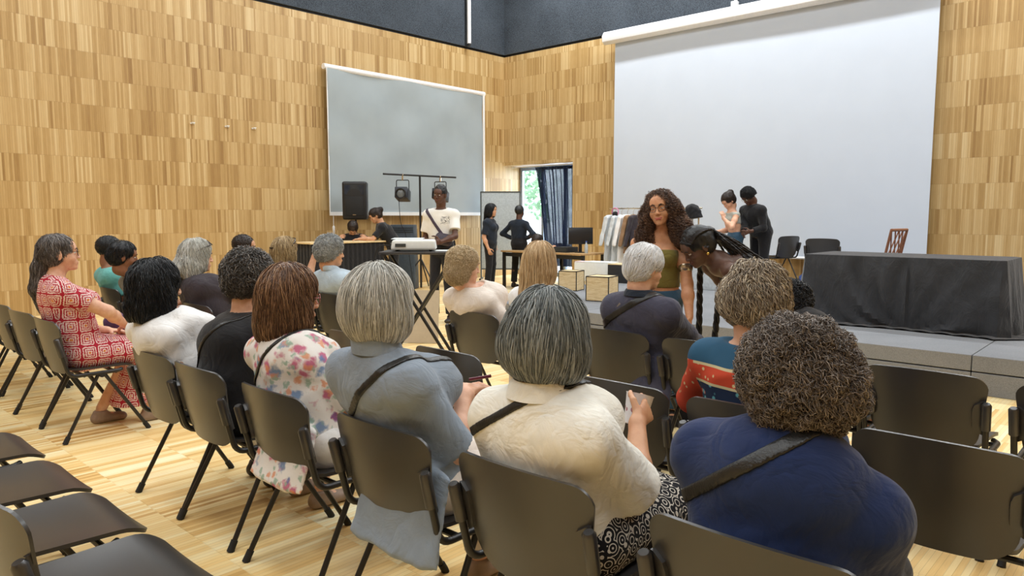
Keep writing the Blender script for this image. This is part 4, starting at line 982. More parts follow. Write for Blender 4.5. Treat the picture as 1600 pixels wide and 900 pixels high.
t_ = NT('cup_print'); v_ = t_.vor(t_.tc(), 28); m_c = t_.set(t_.mix(t_.m_('LESS_THAN', v_, .26), srgb(232, 230, 232), srgb(176, 120, 128)), .5)
build('cup_wall', lathe(NB(), [(.030, -.045), (.033, -.043), (.044, .052), (.046, .055), (.043, .055), (.031, -.035)], n=24, M=Matrix.Rotation(R(-20), 3, 'X')), m_c, o)
L = (-.66, YA, 0)
q = seated(L, (1252, 492), 1.66, .045, (10, 10, -4), sw=.20, girth=1.1, lean=.04)
q['shr'] = V3(q['neck'])+V3(.18, .02, -.105); q['shl'] = V3(q['neck'])+V3(-.19, -.01, -.045)
rt, B, J = person('person', 'seated woman with big frizzy taupe-grey hair and a navy blazer, nearest at the right', L, 0, q, SK_t,
    dict(style='curly', size=1.0, amp=.010, strands=2.2, v=[ell((0, -.022, .046), (.110, .122, .098)), ell((.02, -.050, -.010), (.116, .094, .090), k=.04)], so=dict(n=5200, len=.085, w=.0011, curla=.009, curlf=2.1, lift=.018, fly=.35)), H_friz, 15,
    [top('shirt_collar', fabric('cloth_sage', srgb(140, 152, 128)), parts=('neck',), inf=.012, sleeve=0, cuts=((lambda J: J['nk']+V3(0, 0, .052), lambda J: (0, .3, 1)),)),
     top('blazer', C_nvy, inf=.026, sleeve=1.75, sleeve_r=.086, sleeve_end=.052, neck=(.052, .03, .078), amp=.007, asc=16), collar(C_nvy, .082, .020, 'blazer_collar'), strap(L_blk, (-.17, .80), (.10, 1.00), .032), trousers(C_trs), shoes(M_shoe)])

# ================================================================== MIDDLE ROW
L = (-1.15, YBR, 0)
q = seated(L, (1187, 410), 2.66, .022, (-4, 12, 3), sw=.19, girth=1.12, lean=.03, wl=(-.16, .22, .68), el=(-.9, -.2, -.4))
person('person', 'seated woman with wavy ash-blonde hair and a teal top with a red patterned border', L, 0, q, SK_l,
    dict(style='medium', size=1.05, cutz=-.105, amp=.008, v=[ell((0, -.018, .034), (.096, .114, .102)), ell((.01, -.045, -.018), (.116, .102, .086), k=.04)], strands=1.2, so=dict(len=.15, curlf=1.4, curla=.012, rand=.35, lift=.010)), H_ash, 17,
    [top('top', P_tea, inf=.018, sleeve=1.45, sleeve_r=.080, sleeve_end=.070, neck=(.055, -.01, .115), amp=.005), trousers(C_nvy), shoes(M_shoe)])
L = (-5.50, YBR, 0)
q = seated(L, (308, 373), 2.56, .02, (-16, 4, 0), sw=.185, girth=1.1, wr=(.14, .36, .80), er=(.6, -.3, -.5))
rt, B, J = person('person', 'seated woman with long white-grey hair, sunglasses on her head and a charcoal jacket', L, 0, q, SK_l,
    dict(style='long', size=1.05, cutz=-.10, strands=1.3, tail=[cap((0, -.085, -.05), (0, -.195, -.17), (.098, .050), (.115, .055), k=.04), cap((0, -.195, -.17), (0, -.235, -.28), (.115, .055), (.090, .025), k=.03), ell((.085, -.05, -.12), (.04, .06, .08), k=.04)], so=dict(curlf=1.4, curla=.009, len=.24, steps=18)), H_whl, 19,
    [top('jacket', C_chr, inf=.020, sleeve=1.8, sleeve_r=.074, sleeve_end=.05, neck=(.035, .03, .075)), trousers(C_trs), shoes(M_shoe)])
bm = NB(); X_ = lambda x, y, z: Vector(J['hd']+J['Hm'] @ V3(x, y, z)*1.05)
for s in (-1, 1): tube(bm, [X_(s*.01, .080, .102), X_(s*.035, .092, .090), X_(s*.060, .075, .085), X_(s*.045, .062, .112), X_(s*.012, .058, .120), X_(s*.01, .080, .102)], .003, 6); tube(bm, [X_(s*.060, .075, .085), X_(s*.092, .01, .06), X_(s*.098, -.03, .03)], .003, 6)
build('sunglasses', bm, M_gl, rt)
L = (-7.30, YBR, 0)
q = seated(L, (172, 370), 2.52, .01, (-20, 4, 0), sw=.19, girth=1.15)
rt, B, J = person('person', 'seated woman with cropped black hair and a turquoise top, farthest left in the middle row', L, 0, q, SK_m,
    dict(style='crop', size=1.08, strands=1), H_blk, 21, [top('top', C_tur, inf=.016, sleeve=.6, sleeve_r=.072, neck=(.045, -.01, .10)), trousers(C_trs), shoes(M_shoe)], near=False); earring(rt, J, 1, r=.007)
L = (-6.72, YBR, 0)
q = seated(L, (193, 378), 2.42, .012, (-18, 6, 0), sw=.18, girth=1.1)
person('person', 'seated woman with black hair pulled back and a mottled brown-grey top', L, 0, q, SK_m,
    dict(style='short', size=1.05, more=[ell((0, -.095, .0), (.05, .045, .05), k=.02)], face=[ell((0, .115, -.03), (.085, .088, .098))], strands=.8), H_blk, 23,
    [top('top', C_khk, inf=.016, sleeve=.7, sleeve_r=.072, neck=(.04, 0, .085)), trousers(C_trs), shoes(M_shoe)], near=False)

# ================================================================== FRONT ROW
L = (-7.0, YC, 0)
q = seated(L, (382, 368), 3.64, .008, (-30, 6, 0), fem=False, sw=.20)
person('person', 'seated man with short dark hair by the wooden wall, only his head visible', L, 0, q, SK_t, dict(style='crop', size=1.06, strands=1), H_dbr, 25, [top('shirt', C_dkb, inf=.014, sleeve=.8, neck=(.035, .02, .08)), trousers(C_trs), shoes(M_shoe)], near=False)
L = (-6.1, YC, 0)
q = seated(L, (446, 370), 3.62, .018, (4, 4, 0), sw=.175)
rt, B, J = person('person', 'seated woman with dark blonde half-up hair, a clip and sunglasses on her head', L, 0, q, SK_l,
    dict(style='medium', size=1.03, cutz=-.16, strands=.8, more=[ell((0, -.12, .0), (.035, .03, .05), k=.02)]), H_dbl, 27, [top('top', C_khk, inf=.014, sleeve=.7, neck=(.035, .02, .08)), trousers(C_trs), shoes(M_shoe)], near=False)
X_ = lambda x, y, z: Vector(J['hd']+J['Hm'] @ V3(x, y, z)*1.05)
build('hair_clip', box(NB(), tuple(X_(0, -.148, .022)), (.045, .02, .014)), M_gl, rt, bevel=.004)
build('sunglasses', tube(NB(), [X_(-.094, -.02, .03), X_(-.08, .04, .09), X_(-.03, .07, .118), X_(.03, .07, .118), X_(.08, .04, .09), X_(.094, -.02, .03)], .005, 6), M_gl, rt)
L = (-5.38, YC, 0)
q = seated(L, (517, 369), 3.58, .02, (-16, 4, 0), fem=False, sw=.20, girth=1.05, wl=(-.50, -.05, 1.07), el=(-.4, -.3, -1), dl=(.05, .1, 1), pl=(.2, .9, 0), cl=.25)
person('person', 'seated man with steel-grey curly hair and a pale blue shirt, left hand raised', L, 0, q, SK_t,
    dict(style='curly', size=.97, cutz=-.10, strands=.8, amp=.005, so=dict(len=.05)), H_gcu, 29,
    [top('shirt', C_lbl, inf=.018, sleeve=.95, sleeve_r=.076, neck=(.035, .02, .075), amp=.006), collar(C_lbl, .070, .03), trousers(C_trs), shoes(M_shoe)])
L = (-3.62, YC, 0)
q = seated(L, (726, 385), 3.54, .02, (-26, 6, 0), sw=.18, girth=1.05, wr=(.14, .26, .68))
person('person', 'seated woman with short pale blonde curls and an off-white knit top', L, 0, q, SK_l,
    dict(style='curly', size=.98, cutz=-.150, v=[ell((0, -.022, .040), (.102, .118, .098)), ell((0, -.050, -.05), (.106, .090, .098), k=.04)], strands=1.2, amp=.004, so=dict(len=.05, fly=.1, lift=.006)), H_pbl, 31,
    [top('top', C_off, inf=.018, sleeve=.88, sleeve_r=.074, neck=(.035, .01, .09), amp=.005), trousers(C_off), shoes(M_shoe)])
L = (-3.08, YC, 0)
q = seated(L, (845, 377), 3.60, .02, (12, 4, 0), sw=.175)
person('person', 'seated woman with long straight blonde hair, white top and a woven strap', L, 0, q, SK_l,
    dict(style='long', size=1.03, cutz=-.27, strands=1.0), H_bln, 33,
    [top('top', C_wht, inf=.016, sleeve=.7, sleeve_r=.072, neck=(.035, .02, .08)), strap(L_wvn, (-.14, .80), (.05, 1.02), .035), trousers(C_off), shoes(M_shoe)])
L = (-2.38, YC, 0)
q = seated(L, (1010, 383), 3.68, .02, (-24, 10, 0), fem=False, sw=.20, girth=1.15, lean=.06, wr=(.18, .34, .66))
rt, B, J = person('person', 'seated white-haired man in a dark slate jacket with a black cross-body strap', L, 0, q, SK_l,
    dict(style='short', size=1.10, cutz=-.085, strands=1.5, amp=.004, so=dict(len=.09, rand=.25, dir=(0, -.6, 0))), H_wht, 35,
    [top('jacket', C_jkt, inf=.026, sleeve=1.85, sleeve_r=.084, sleeve_end=.055, neck=(.040, .03, .075), amp=.006, extra=(tail(.13, .36, -.225, .16),)), collar(C_dkb, .076, .018, 'jacket_collar'), strap(L_blk, (-.18, .80), (.14, 1.00), .040), trousers(C_trs), shoes(M_shoe)])
p_ = NB(); box(p_, (-.03, -.222, .92), (.042, .008, .034), Matrix.Rotation(R(35), 3, 'Y')); build('strap_buckle', p_, plain('buckle_steel', srgb(150, 150, 152), .3, .8), rt, bevel=.005)
L = (-1.32, YC, 0)
q = seated(L, (1236, 442), 3.80, .03, (0, 20, 0), sw=.17, lean=.10, wr=(.0, .16, .60), wl=(-.06, .18, .62))
person('person', 'seated person with dark curly hair mostly hidden behind the ash-blonde woman', L, 0, q, SK_m, dict(style='curly', size=1.0, strands=1.1), H_blk, 37, [top('top', C_blk, inf=.014, sleeve=.8, neck=(.035, .02, .08)), trousers(C_trs), shoes(M_shoe)], near=False)

# ================================================================== STANDING PEOPLE
def standing(s=1.0, lean=0., hrot=(0, 0, 0), **k):
    """upright pose of height 1.70*s; lean tips the trunk forward"""
    c, n = math.cos(lean), math.sin(lean); P0 = V3(0, 0, .93*s); up = lambda y, z: tuple(P0+V3(0, y*c+z*n, z*c-y*n))
    q = dict(pelvis=tuple(P0), waist=up(0, .14*s), chest=up(0, .31*s), neck=up(-.01, .485*s), head=up(.03, .645*s), hrot=hrot, scale=s,
             wr=(.24, .05, .82*s), wl=(-.24, .05, .82*s), kr=(.10, .02, .50*s), kl=(-.10, .02, .50*s), ar=(.11, -.02, .085), al=(-.11, -.02, .085), pr=(-1, 0, 0), pl=(1, 0, 0), sw=.175*s)
    q.update(k); return q
def face_to(x, y, tx, ty): return math.atan2(ty-y, tx-x)-PI/2
# young woman speaking to the audience
X, Y = -2.70, 4.44
q = standing(.950, .06, (-8, 0, 7), wr=(-.00, .30, .80), wl=(-.22, .20, .74), er=(.8, -.2, -.3), sw=.165, girth=.86)
rt, B, J = person('person', 'standing young woman with big curly brown hair, glasses and an olive strapless top', (X, Y, 0), face_to(X, Y, -.6, .2), q, SK_g,
    dict(style='curly', size=1.04, cutz=-.32, cuty=-.1, amp=.012, asc=34, v=[ell((0, -.030, .026), (.092, .104, .092)), ell((.090, -.03, -.09), (.052, .070, .11), k=.05), ell((-.085, -.03, -.09), (.050, .070, .11), k=.05), ell((.125, -.02, -.18), (.055, .06, .07), k=.05), ell((-.125, -.02, -.18), (.055, .06, .08), k=.05), ell((0, -.08, -.12), (.11, .06, .14), k=.05)],
         face=[ell((0, .135, -.026), (.074, .105, .100)), ell((0, .06, -.17), (.062, .09, .10))], strands=1.5, so=dict(len=.12, steps=26, w=.0014, curlf=4.2, curla=.013, rand=.45, lift=.016, fly=.2)), H_cur, 41,
    [top('strapless_top', C_olv, inf=.009, sleeve=0, hem=.955, cuts=((lambda J: J['ch']+V3(0, 0, .030), lambda J: (0, -.1, 1)),), extra=()), garment('jeans', C_jean, parts=(), inf=.012, sleeve=0, legs=.04, extra=(lambda J: cap(J['pe'], J['pe']+V3(0, 0, .05), (.150, .115), (.13, .10), k=.03, cut=(J['pe']+V3(0, 0, .055), (0, 0, 1))),), h=.010), shoes(M_shoe)], face=True, lipm=LIP)
glasses(rt, J, M_gl)
F_ = Field([cap(J['El']+(J['Sl']-J['El'])*.42, J['El']+(J['Sl']-J['El'])*.45, .050)], .004); P_, Q_ = F_.mesh(); npmesh('armband', P_, Q_, M_met, rt)
# woman with braids bending forward
X, Y = -2.02, 4.80
q = standing(1.0, 1.02, (4, 34, 0), sw=.165, girth=.9, wr=(.19, .02, .66), wl=(-.21, .0, .66), er=(.6, -1, .4), el=(-.6, -1, .4), kr=(.10, .03, .50), kl=(-.10, .03, .50))
hd_ = at_y(1106, 398, 4.52); fy = face_to(X, Y, -2.75, 3.9)
rt, B, J = person('person', 'woman bending forward with long black braids and a gold earring', (X, Y, 0), fy, q, SK_dd,
    dict(style='short', size=1.04, cutz=-.07, strands=0, more=[ell((0, -.115, .03), (.040, .04, .045), k=.02)], amp=.003, asc=90), H_blk, 43,
    [top('top', C_blk, inf=.010, sleeve=0, cuts=((lambda J: J['ch']+(J['nk']-J['ch'])*.35, lambda J: J['nk']-J['ch']),)), trousers(C_jean), shoes(M_shoe)], face=True, lipm=LIPD)
def braid(bm, path, r=.008, tw=1.0):
    P_ = smooth_path(path, 14)
    for ph in (0, 2.09, 4.19):
        pts = []
        for i, p in enumerate(P_):
            a = i*.55*tw+ph; pts.append(p+Vector((math.cos(a), math.sin(a), .3*math.cos(2*a)))*r*.62)
        tube(bm, pts, r*.62, 5)
    return bm
hdv = lambda x, y, z: Vector(J['hd']+J['Hm'] @ V3(x, y, z)*J['hs'])
bs = NB()
for i in range(22):     # braids swept back over the crown and shoulders
    a = -1.1+2.2*i/21; sx_ = math.sin(a)
    pts = [hdv(.076*sx_, .082-.03*abs(sx_), .088-.035*abs(sx_)), hdv(.094*sx_, .01, .138-.056*abs(sx_)), hdv(.086*sx_, -.075, .118-.04*abs(sx_)), hdv(.035*sx_, -.142, .035)]
    e = pts[-1]; k = rng.normal(size=3)*.02; pts += [e+Vector((.04*sx_, -.07, -.05))+Vector(k)*.6, e+Vector((.07*sx_+.02, -.17, -.12))+Vector(k), e+Vector((.09*sx_+.03, -.27+rng.uniform(-.04, .04), -.21))+Vector(k)*1.4]
    braid(bs, pts, .0075)
build('braids', bs, H_brd, rt)
wb = Vector(J['hd']); Mi = Matrix.Rotation(-fy, 3, 'Z')
def loc_of(px_, py_, Yw): return Mi @ (at_y(px_, py_, Yw)-Vector((X, Y, 0)))
for (x1, y1, x2, y2) in ((1095, 400, 1092, 532), (1127, 418, 1117, 528), (1076, 385, 1073, 505)):
    A_, B_ = loc_of(x1, y1, 4.62), loc_of(x2, y2, 4.62); braid(nb := NB(), [hdv(.08*(1 if x1 > 1100 else -1), -.02, .0), A_.lerp(B_, .15), A_.lerp(B_, .55), B_], .019 if x1 > 1080 else .005); build('hanging_braid', nb, H_brd, rt)
earring(rt, J, -1, plain('gold', srgb(220, 180, 90), .25, .9), .010, -.05); earring(rt, J, 1, plain('gold', srgb(220, 180, 90), .25, .9), .010, -.05)
# couple on the stage
X, Y = -5.32, 11.0
q = standing(.87, .22, (10, 40, 0), sw=.155, girth=.8, wr=(.17, .25, .86), wl=(-.10, .28, 1.08), el=(-.6, .2, -.8), dl=(.2, .2, 1))
rt, B, J = person('person', 'standing young woman in a light grey cropped tank top and jeans looking down', (X, Y, STZ), face_to(X, Y, -6.3, 9.6), q, SK_l,
    dict(style='short', size=1.06, more=[ell((0, -.105, .075), (.045, .045, .045), k=.02)], strands=.6, cutz=-.09), H_dbr, 45,
    [top('tank_top', C_gry, inf=.010, sleeve=0, neck=(.02, .05, .10), cuts=((lambda J: J['wa']+V3(0, 0, .07), lambda J: (0, 0, -1)), (lambda J: J['nk']+V3(0, 0, -.045), lambda J: (0, 0, 1)))), garment('jeans', C_jean, parts=(), inf=.012, sleeve=0, legs=.04, extra=(lambda J: cap(J['pe'], J['pe']+V3(0, 0, .05), (.150, .115), (.13, .10), k=.03, cut=(J['pe']+V3(0, 0, .055), (0, 0, 1))),), h=.010), shoes(M_shoe)], near=False)
X, Y = -5.02, 11.25
q = standing(.94, .42, (0, 40, 0), fem=False, sw=.215, girth=1.12, wr=(-.06, .40, .86), wl=(-.20, .38, .88))
rt, B, J = person('person', 'standing bowed man in a long black top with short afro hair on the stage', (X, Y, STZ), face_to(X, Y, -5.9, 9.35), q, SK_d,
    dict(style='curly', size=.92, strands=1.0, cutz=-.01, amp=.005, more=[ell((0, -.015, .105), (.082, .088, .060), k=.02)], so=dict(len=.03, curla=.005)), H_blk, 47, [top('jumper', C_blk, inf=.022, sleeve=1.8, sleeve_r=.074, sleeve_end=.05, neck=(.03, .02, .07), hem=.78), trousers(C_blk), shoes(M_shoe)], near=False)
glasses(rt, J, M_met)
# young man behind the projector
X, Y = -7.44, 6.66
q = standing(1.09, .02, (-10, 2, -3), fem=False, sw=.20, girth=.84, wr=(.20, .24, 1.08), wl=(-.10, .36, 1.10), dl=(.4, .8, 0), cl=.8, el=(-.6, -.4, -.5))
rt, B, J = person('person', 'standing young man in a white t-shirt with a shoulder bag strap, behind the projector', (X, Y, 0), face_to(X, Y, -3.5, .0), q, SK_d,
    dict(style='crop', size=1.06, amp=.004, asc=120, strands=0, more=[ell((0, -.02, .09), (.062, .075, .045), k=.02)]), H_blk, 49,
    [top('t_shirt', P_prt, inf=.018, sleeve=.72, sleeve_r=.078, sleeve_end=.088, neck=(.028, .03, .085), hem=.98), strap(plain('strap_plum', srgb(66, 54, 70), .7), (.14, 1.45), (-.15, 1.06), .040, .010), trousers(C_trs), shoes(M_shoe)], face=True, lipm=LIPD)
F_ = Field([cap(J['pe']+V3(-.15, .15, .10), J['pe']+V3(-.02, .19, .13), (.05, .09), k=.02)], .008, inf=.0); P_, Q_ = F_.mesh(); npmesh('shoulder_bag', P_, Q_, plain('bag_plum', srgb(52, 42, 54), .6), rt)
# woman in black leaning over the counter
pp = at_x(616, 400, -10.6); X, Y = pp.x, pp.y
q = standing(.97, .50, (6, 30, 0), sw=.17, wl=(-.16, .62, 1.03), wr=(.12, .58, 1.03), el=(-.5, -.3, -.6), dl=(0, 1, -.1), pl=(0, 0, -1))
person('person', 'woman in a black t-shirt with a dark ponytail leaning over the counter', (X, Y, 0), face_to(X, Y, X-.75, Y-1.15), q, SK_t,
    dict(style='short', size=1.05, strands=.6, more=[ell((0, -.125, .045), (.045, .05, .05), k=.02)]), H_dbr, 51, [top('t_shirt', C_blk, inf=.018, sleeve=.8, sleeve_r=.074, neck=(.03, .02, .08)), trousers(C_blk), shoes(M_shoe)], near=False)
pp = at_x(553, 400, -11.25); X, Y = pp.x, pp.y
q = standing(.82, .50, (0, 62, 0), fem=False, sw=.19, wl=(-.24, .40, 1.04), wr=(.24, .40, 1.04), el=(-.9, .2, -.3), er=(.9, .2, -.3))
person('person', 'boy in dark clothes with brown hair bending his head down over the counter', (X, Y, 0), face_to(X, Y, X+1.0, Y-.75), q, SK_t, dict(style='short', size=1.06, strands=.7), H_dbr, 53, [top('t_shirt', C_blk, inf=.022, sleeve=.9, sleeve_r=.088, neck=(.03, .02, .08)), trousers(C_blk), shoes(M_shoe)], near=False)
# silhouettes at the window
pp = at_z(766, 451, .0); X, Y = pp.x, pp.y
q = standing(.98, 0, (-8, 4, 0), sw=.165, girth=.95, wl=(-.26, -.04, .86))
person('person', 'standing woman in black with long straight black hair in front of the whiteboard', (X, Y, 0), face_to(X, Y, X+1.0, Y+.45), q, SK_t, dict(style='long', size=1.03, strands=.5, cutz=-.20), H_blk, 55, [top('tunic', C_dkb, inf=.020, sleeve=.8, sleeve_r=.076, neck=(.03, .02, .08), hem=.80), trousers(C_blk), shoes(M_shoe)], near=False)
pp = at_z(811, 449, .0); X, Y = pp.x, pp.y
q = standing(.96, 0, (0, 0, 0), sw=.175, girth=.85, wr=(.15, -.0, .98), wl=(-.15, -.0, .98), er=(1, -.25, 0), el=(-1, -.25, 0), dr=(-.8, .4, -.3), dl=(.8, .4, -.3))
person('person', 'standing person in a dark long-sleeved top with hands on hips against the window', (X, Y, 0), face_to(X, Y, 0, 0)+R(150), q, SK_d, dict(style='crop', size=1.10, amp=.004, strands=0), H_blk, 57, [top('long_sleeved_top', C_dkb, inf=.012, sleeve=1.92, sleeve_r=.068, sleeve_end=.044, neck=(.035, .02, .07)), trousers(C_blk), shoes(M_shoe)], near=False)
pp = at_y(838, 366, 10.75); X, Y = pp.x, pp.y
q = dict(pelvis=(0, 0, .50), waist=(0, .01, .64), chest=(0, .04, .79), neck=(0, .10, .95), head=(0, .15, pp.z-.13), hrot=(0, 20, 0), wr=(.14, .36, .78), wl=(-.14, .36, .78), kr=(.1, .4, .48), kl=(-.1, .4, .48), ar=(.1, .36, .085), al=(-.1, .36, .085), girth=.9)
person('person', 'seated dark-haired person at the desk behind the long blonde hair', (X, Y-.15, 0), R(-20), q, SK_t, dict(style='short', size=1.05, strands=.4), H_dbr, 59, [top('top', C_dkb, inf=.014, sleeve=1.6, sleeve_r=.066, neck=(.03, .02, .08)), trousers(C_blk), shoes(M_shoe)], near=False)
# ================================================================== FURNITURE AND PROPS
M_pine = NT('light_birch'); n = M_pine.noise(M_pine.mapn(M_pine.tc(), (3, 3, 22)), 2.2, 5, .65, 1.2)
M_pine = M_pine.set(M_pine.ramp(n, [(.3, srgb(196, 168, 120)), (.5, srgb(222, 198, 152)), (.7, srgb(236, 218, 178))]), .55)
# ---- black cloth over the long table
def drape():
    x0, x1, y0, y1, z1, z0 = -3.05, -1.24, 7.98, 8.78, 1.035, STZ+.004
    cxm, cym = (x0+x1)/2, (y0+y1)/2; hx, hy = (x1-x0)/2, (y1-y0)/2; N = 260; G = []
    def per(s):   # perimeter point and outward normal
        s = s % 1; Lx, Ly = 2*hx, 2*hy; T = 2*(Lx+Ly); d = s*T
        if d < Lx: return (x0+d, y0, 0, -1)
        d -= Lx
        if d < Ly: return (x1, y0+d, 1, 0)
        d -= Ly
        if d < Lx: return (x1-d, y1, 0, 1)
        return (x0, y1-(d-Lx), -1, 0)
    for k in (.0, .4, .8, .97): G.append([Vector((cxm+(per(s)[0]-cxm)*k, cym+(per(s)[1]-cym)*k, z1)) for s in np.linspace(0, 1, N)])
    for v in (0, .01, .04, .1, .2, .32, .45, .58, .7, .8, .88, .94, .98, 1.0, 1.03, 1.06):
        row = []
        for s in np.linspace(0, 1, N):
            x, y, nx, ny = per(s); cd_ = min(abs(abs(x-cxm)-hx), 9) if ny else min(abs(abs(y-cym)-hy), 9); cornr = math.exp(-(cd_/.10)**2)
            if abs(abs(x-cxm)-hx) < 1e-6 or abs(abs(y-cym)-hy) < 1e-6: pass
            f = .035*math.sin(s*31+1.2)+.022*math.sin(s*67+.5)+.015*math.sin(s*113)
            u = (x-x0)/(x1-x0); fold = 0
            if ny == -1:  # swags of the front: pulled in towards the two gathering points at the bottom
                dx, dy = (u-.56)*2.5, 1.02-v; rr = math.hypot(dx, dy); th = math.atan2(dy, dx)+.35*rr*(1 if dx < 0 else -1)
                am = min(1, rr/.5)*min(1, (1.05-dy)*3+.1)*min(1, v*8)
                fold += .030*am*(abs(math.sin(th*4.5+.6))**.8-.4)+.014*am*math.sin(th*11+2)+.010*am*math.sin(th*19+5*rr)
                fold -= .05*math.exp(-(dx/.35)**2)*v**2
            off = (.012+v*.05+(f*v if ny != -1 else f*v*.4)+fold*1.4+cornr*.05*v)
            z = z1-.004-v*(z1-z0) if v <= 1 else z0+.004
            if v > 1: off += (v-1)*1.6+.02
            z = max(z, z0+.005+.010*abs(math.sin(s*90))*(v > .95))
            row.append(Vector((x+nx*off, y+ny*off, z)))
        G.append(row)
    return G
t = NT('cloth_black_drape'); n = t.noise(t.tc(), 5, 4, .6); t.bump(t.noise(t.mapn(t.tc(), (1, 1, .5)), 6, 4, .6, .8), .9, .035)
o = build('draped_tablecloth', sheet(NB(), drape(), .004), t.set(t.ramp(n, [(.3, srgb(46, 48, 52)), (.7, srgb(56, 58, 63))]), .85, 0, .3, Sheen_Weight=.2)); tag(o, 'long black cloth draped over the table on the stage down to the platform', 'tablecloth')
# ---- rattan chair
M_rat = plain('rattan_red_brown', srgb(142, 96, 72), .5)
r_ = thing('rattan_chair', 'reddish-brown lattice-backed chair behind the black draped table', 'chair', (at_y(1394, 380, 9.7).x-.24, 9.8, STZ), R(82))
bm = NB(); bk = lambda x, z: Vector((x, -.20-.20*(z-.45), z))
for s in (-1, 1): tube(bm, [bk(s*.21, .44), bk(s*.215, .95)], .017, 8)
tube(bm, [bk(-.215, .95), bk(.215, .95)], .018, 8); tube(bm, [bk(-.21, .50), bk(.21, .50)], .012, 8)
for i in range(5):
    a = -.21+.105*i
    tube(bm, [bk(max(-.21, a), .50), bk(min(.21, a+.21), .95)], .008, 6); tube(bm, [bk(min(.21, a+.0), .95), bk(max(-.21, min(.21, a+.21)), .50)], .008, 6)
build('lattice_back', bm, M_rat, r_)
build('seat', box(NB(), (0, 0, .44), (.44, .42, .035)), M_rat, r_, bevel=.012)
for x in (-.19, .19):
    for y in (-.18, .18): build('leg', tube(NB(), [(x, y, .43), (x*1.05, y*1.08, 0)], .016, 8), M_rat, r_)
# ---- birch crates with black edges, boxes on the stage
def crate(loc, s, rz, lb, h=None):
    o = thing('wooden_crate', lb, 'crate', loc, rz, 'birch display crates on the stage'); h = h or s; e = .011
    build('panel', box(NB(), (0, 0, h/2), (s-.008, s-.008, h-.008)), M_pine, o, smooth=False)
    bm = NB(); a = s/2-e/2
    for x in (-a, a):
        for y in (-a, a): box(bm, (x, y, h/2), (e, e, h))
        for z in (e/2, h-e/2): box(bm, (x, 0, z), (e, s, e))
    for y in (-a, a):
        for z in (e/2, h-e/2): box(bm, (0, y, z), (s, e, e))
    build('black_edging', bm, M_blk, o, smooth=False); return o
p = at_z(930, 472, STZ); crate((p.x-.05, p.y+.22, STZ), .33, R(12), 'birch crate with black edges nearest the audience, left of the jacket man')
p = at_z(880, 455, STZ); crate((p.x-.02, p.y+.22, STZ), .30, R(14), 'birch crate beside the long blonde hair, left of the nearest crate')
p = at_z(985, 462, STZ); crate((p.x+.03, p.y+.25, STZ), .31, R(10), 'birch crate partly hidden behind the white-haired man')
def lidbox(loc, sx, sy, h, rz, mat, lidm, lb, name='storage_box'):
    o = thing(name, lb, 'box', loc, rz); build('box_body', box(NB(), (0, 0, h*.5), (sx, sy, h)), mat, o, bevel=.006)
    build('lid', box(NB(), (0, 0, h+.008), (sx*.98, sy*.98, .016)), lidm, o, bevel=.004); return o
M_pb = plain('paper_white', srgb(222, 228, 230), .7, var=.03)
p = at_z(905, 437, STZ); lidbox((p.x, p.y+.2, STZ), .34, .26, .30, R(12), M_pb, plain('lid_pink', srgb(214, 200, 206), .6), 'white box with a pale lid behind the crates')
p = at_z(930, 440, STZ); o = lidbox((p.x+.02, p.y+.15, STZ), .52, .30, .32, R(8), M_pb, M_pb, 'wide white cardboard box behind the nearest crate')
p = at_z(972, 442, STZ); lidbox((p.x, p.y+.1, STZ), .50, .34, .30, R(8), plain('box_black', srgb(32, 34, 40), .6), M_pine, 'black box with a wooden lid beside the clothes rack')
p = at_z(1096, 453, STZ); lidbox((p.x, p.y+.2, STZ), .42, .30, .36, R(5), plain('tub_grey_white', srgb(190, 198, 204), .4), plain('tub_lid', srgb(205, 212, 216), .4), 'pale grey plastic tub on the stage behind the braided woman', 'storage_tub')
# ---- clothes rack
A_, B_ = at_y(957, 326, 11.2), at_y(1092, 327, 11.2); rk = thing('clothes_rack', 'metal clothes rail on the stage behind the curly-haired woman', 'clothes rack', (A_.x, 11.2, STZ)); Lr = B_.x-A_.x; zr = A_.z-STZ
build('rail', tube(NB(), [(-.06, 0, zr), (Lr+.06, 0, zr)], .013, 8), M_met, rk)
for x in (0, Lr):
    build('post', tube(NB(), [(x, 0, .06), (x, 0, zr)], .013, 8), M_met, rk); build('foot', tube(NB(), [(x, -.25, .03), (x, .25, .03)], .015, 8), M_met, rk)
build('lower_rail', tube(NB(), [(0, 0, .12), (Lr, 0, .12)], .011, 8), M_met, rk)
def garm(x, mat, lb, w_=.40, L_=.80, slv=True, ang=70, cat='shirt', name='hanging_shirt'):
    o = thing(name, lb, cat, (A_.x+x, 11.2, STZ+zr), R(ang), 'clothes on the rail')
    F = Field([cap((-w_*.40, 0, -.16), (w_*.40, 0, -.16), .028, .028, k=.03), cap((0, 0, -.14), (0, 0, -L_), (w_*.42, .030), (w_*.52, .045), k=.03)]+([cap((s*w_*.42, 0, -.17), (s*(w_*.66), .02, -.66), (.06, .026), (.05, .022), side=(0, 1, 0), k=.03) for s in (-1, 1)] if slv else []), .010)
    F.disp(wav(int(x*100)+3, 26, .010, (1, 1, .25))); F.plane((0, 0, -L_), (0, 0, -1)); P, Q = F.mesh(); npmesh('cloth', P, Q, mat, o)
    bm = NB(); tube(bm, round_path([(0, 0, -.10), (0, 0, -.045), (.022, 0, -.03), (.018, 0, .012), (0, 0, .016), (-.014, 0, .008)], .01, 3), .003, 6); tube(bm, [(-w_*.4, 0, -.15), (0, 0, -.10), (w_*.4, 0, -.15)], .006, 6); build('hanger', bm, M_met, o); return o
C_sh = fabric('linen_white', srgb(206, 212, 216)); garm(.06, C_sh, 'long white shirt on the rail, leftmost', .46, .98); garm(.20, C_sh, 'translucent white shirt on the rail, second from the left', .44, 1.02); garm(.33, C_wht, 'white shirt on the rail beside the tan one', .42, 1.0)
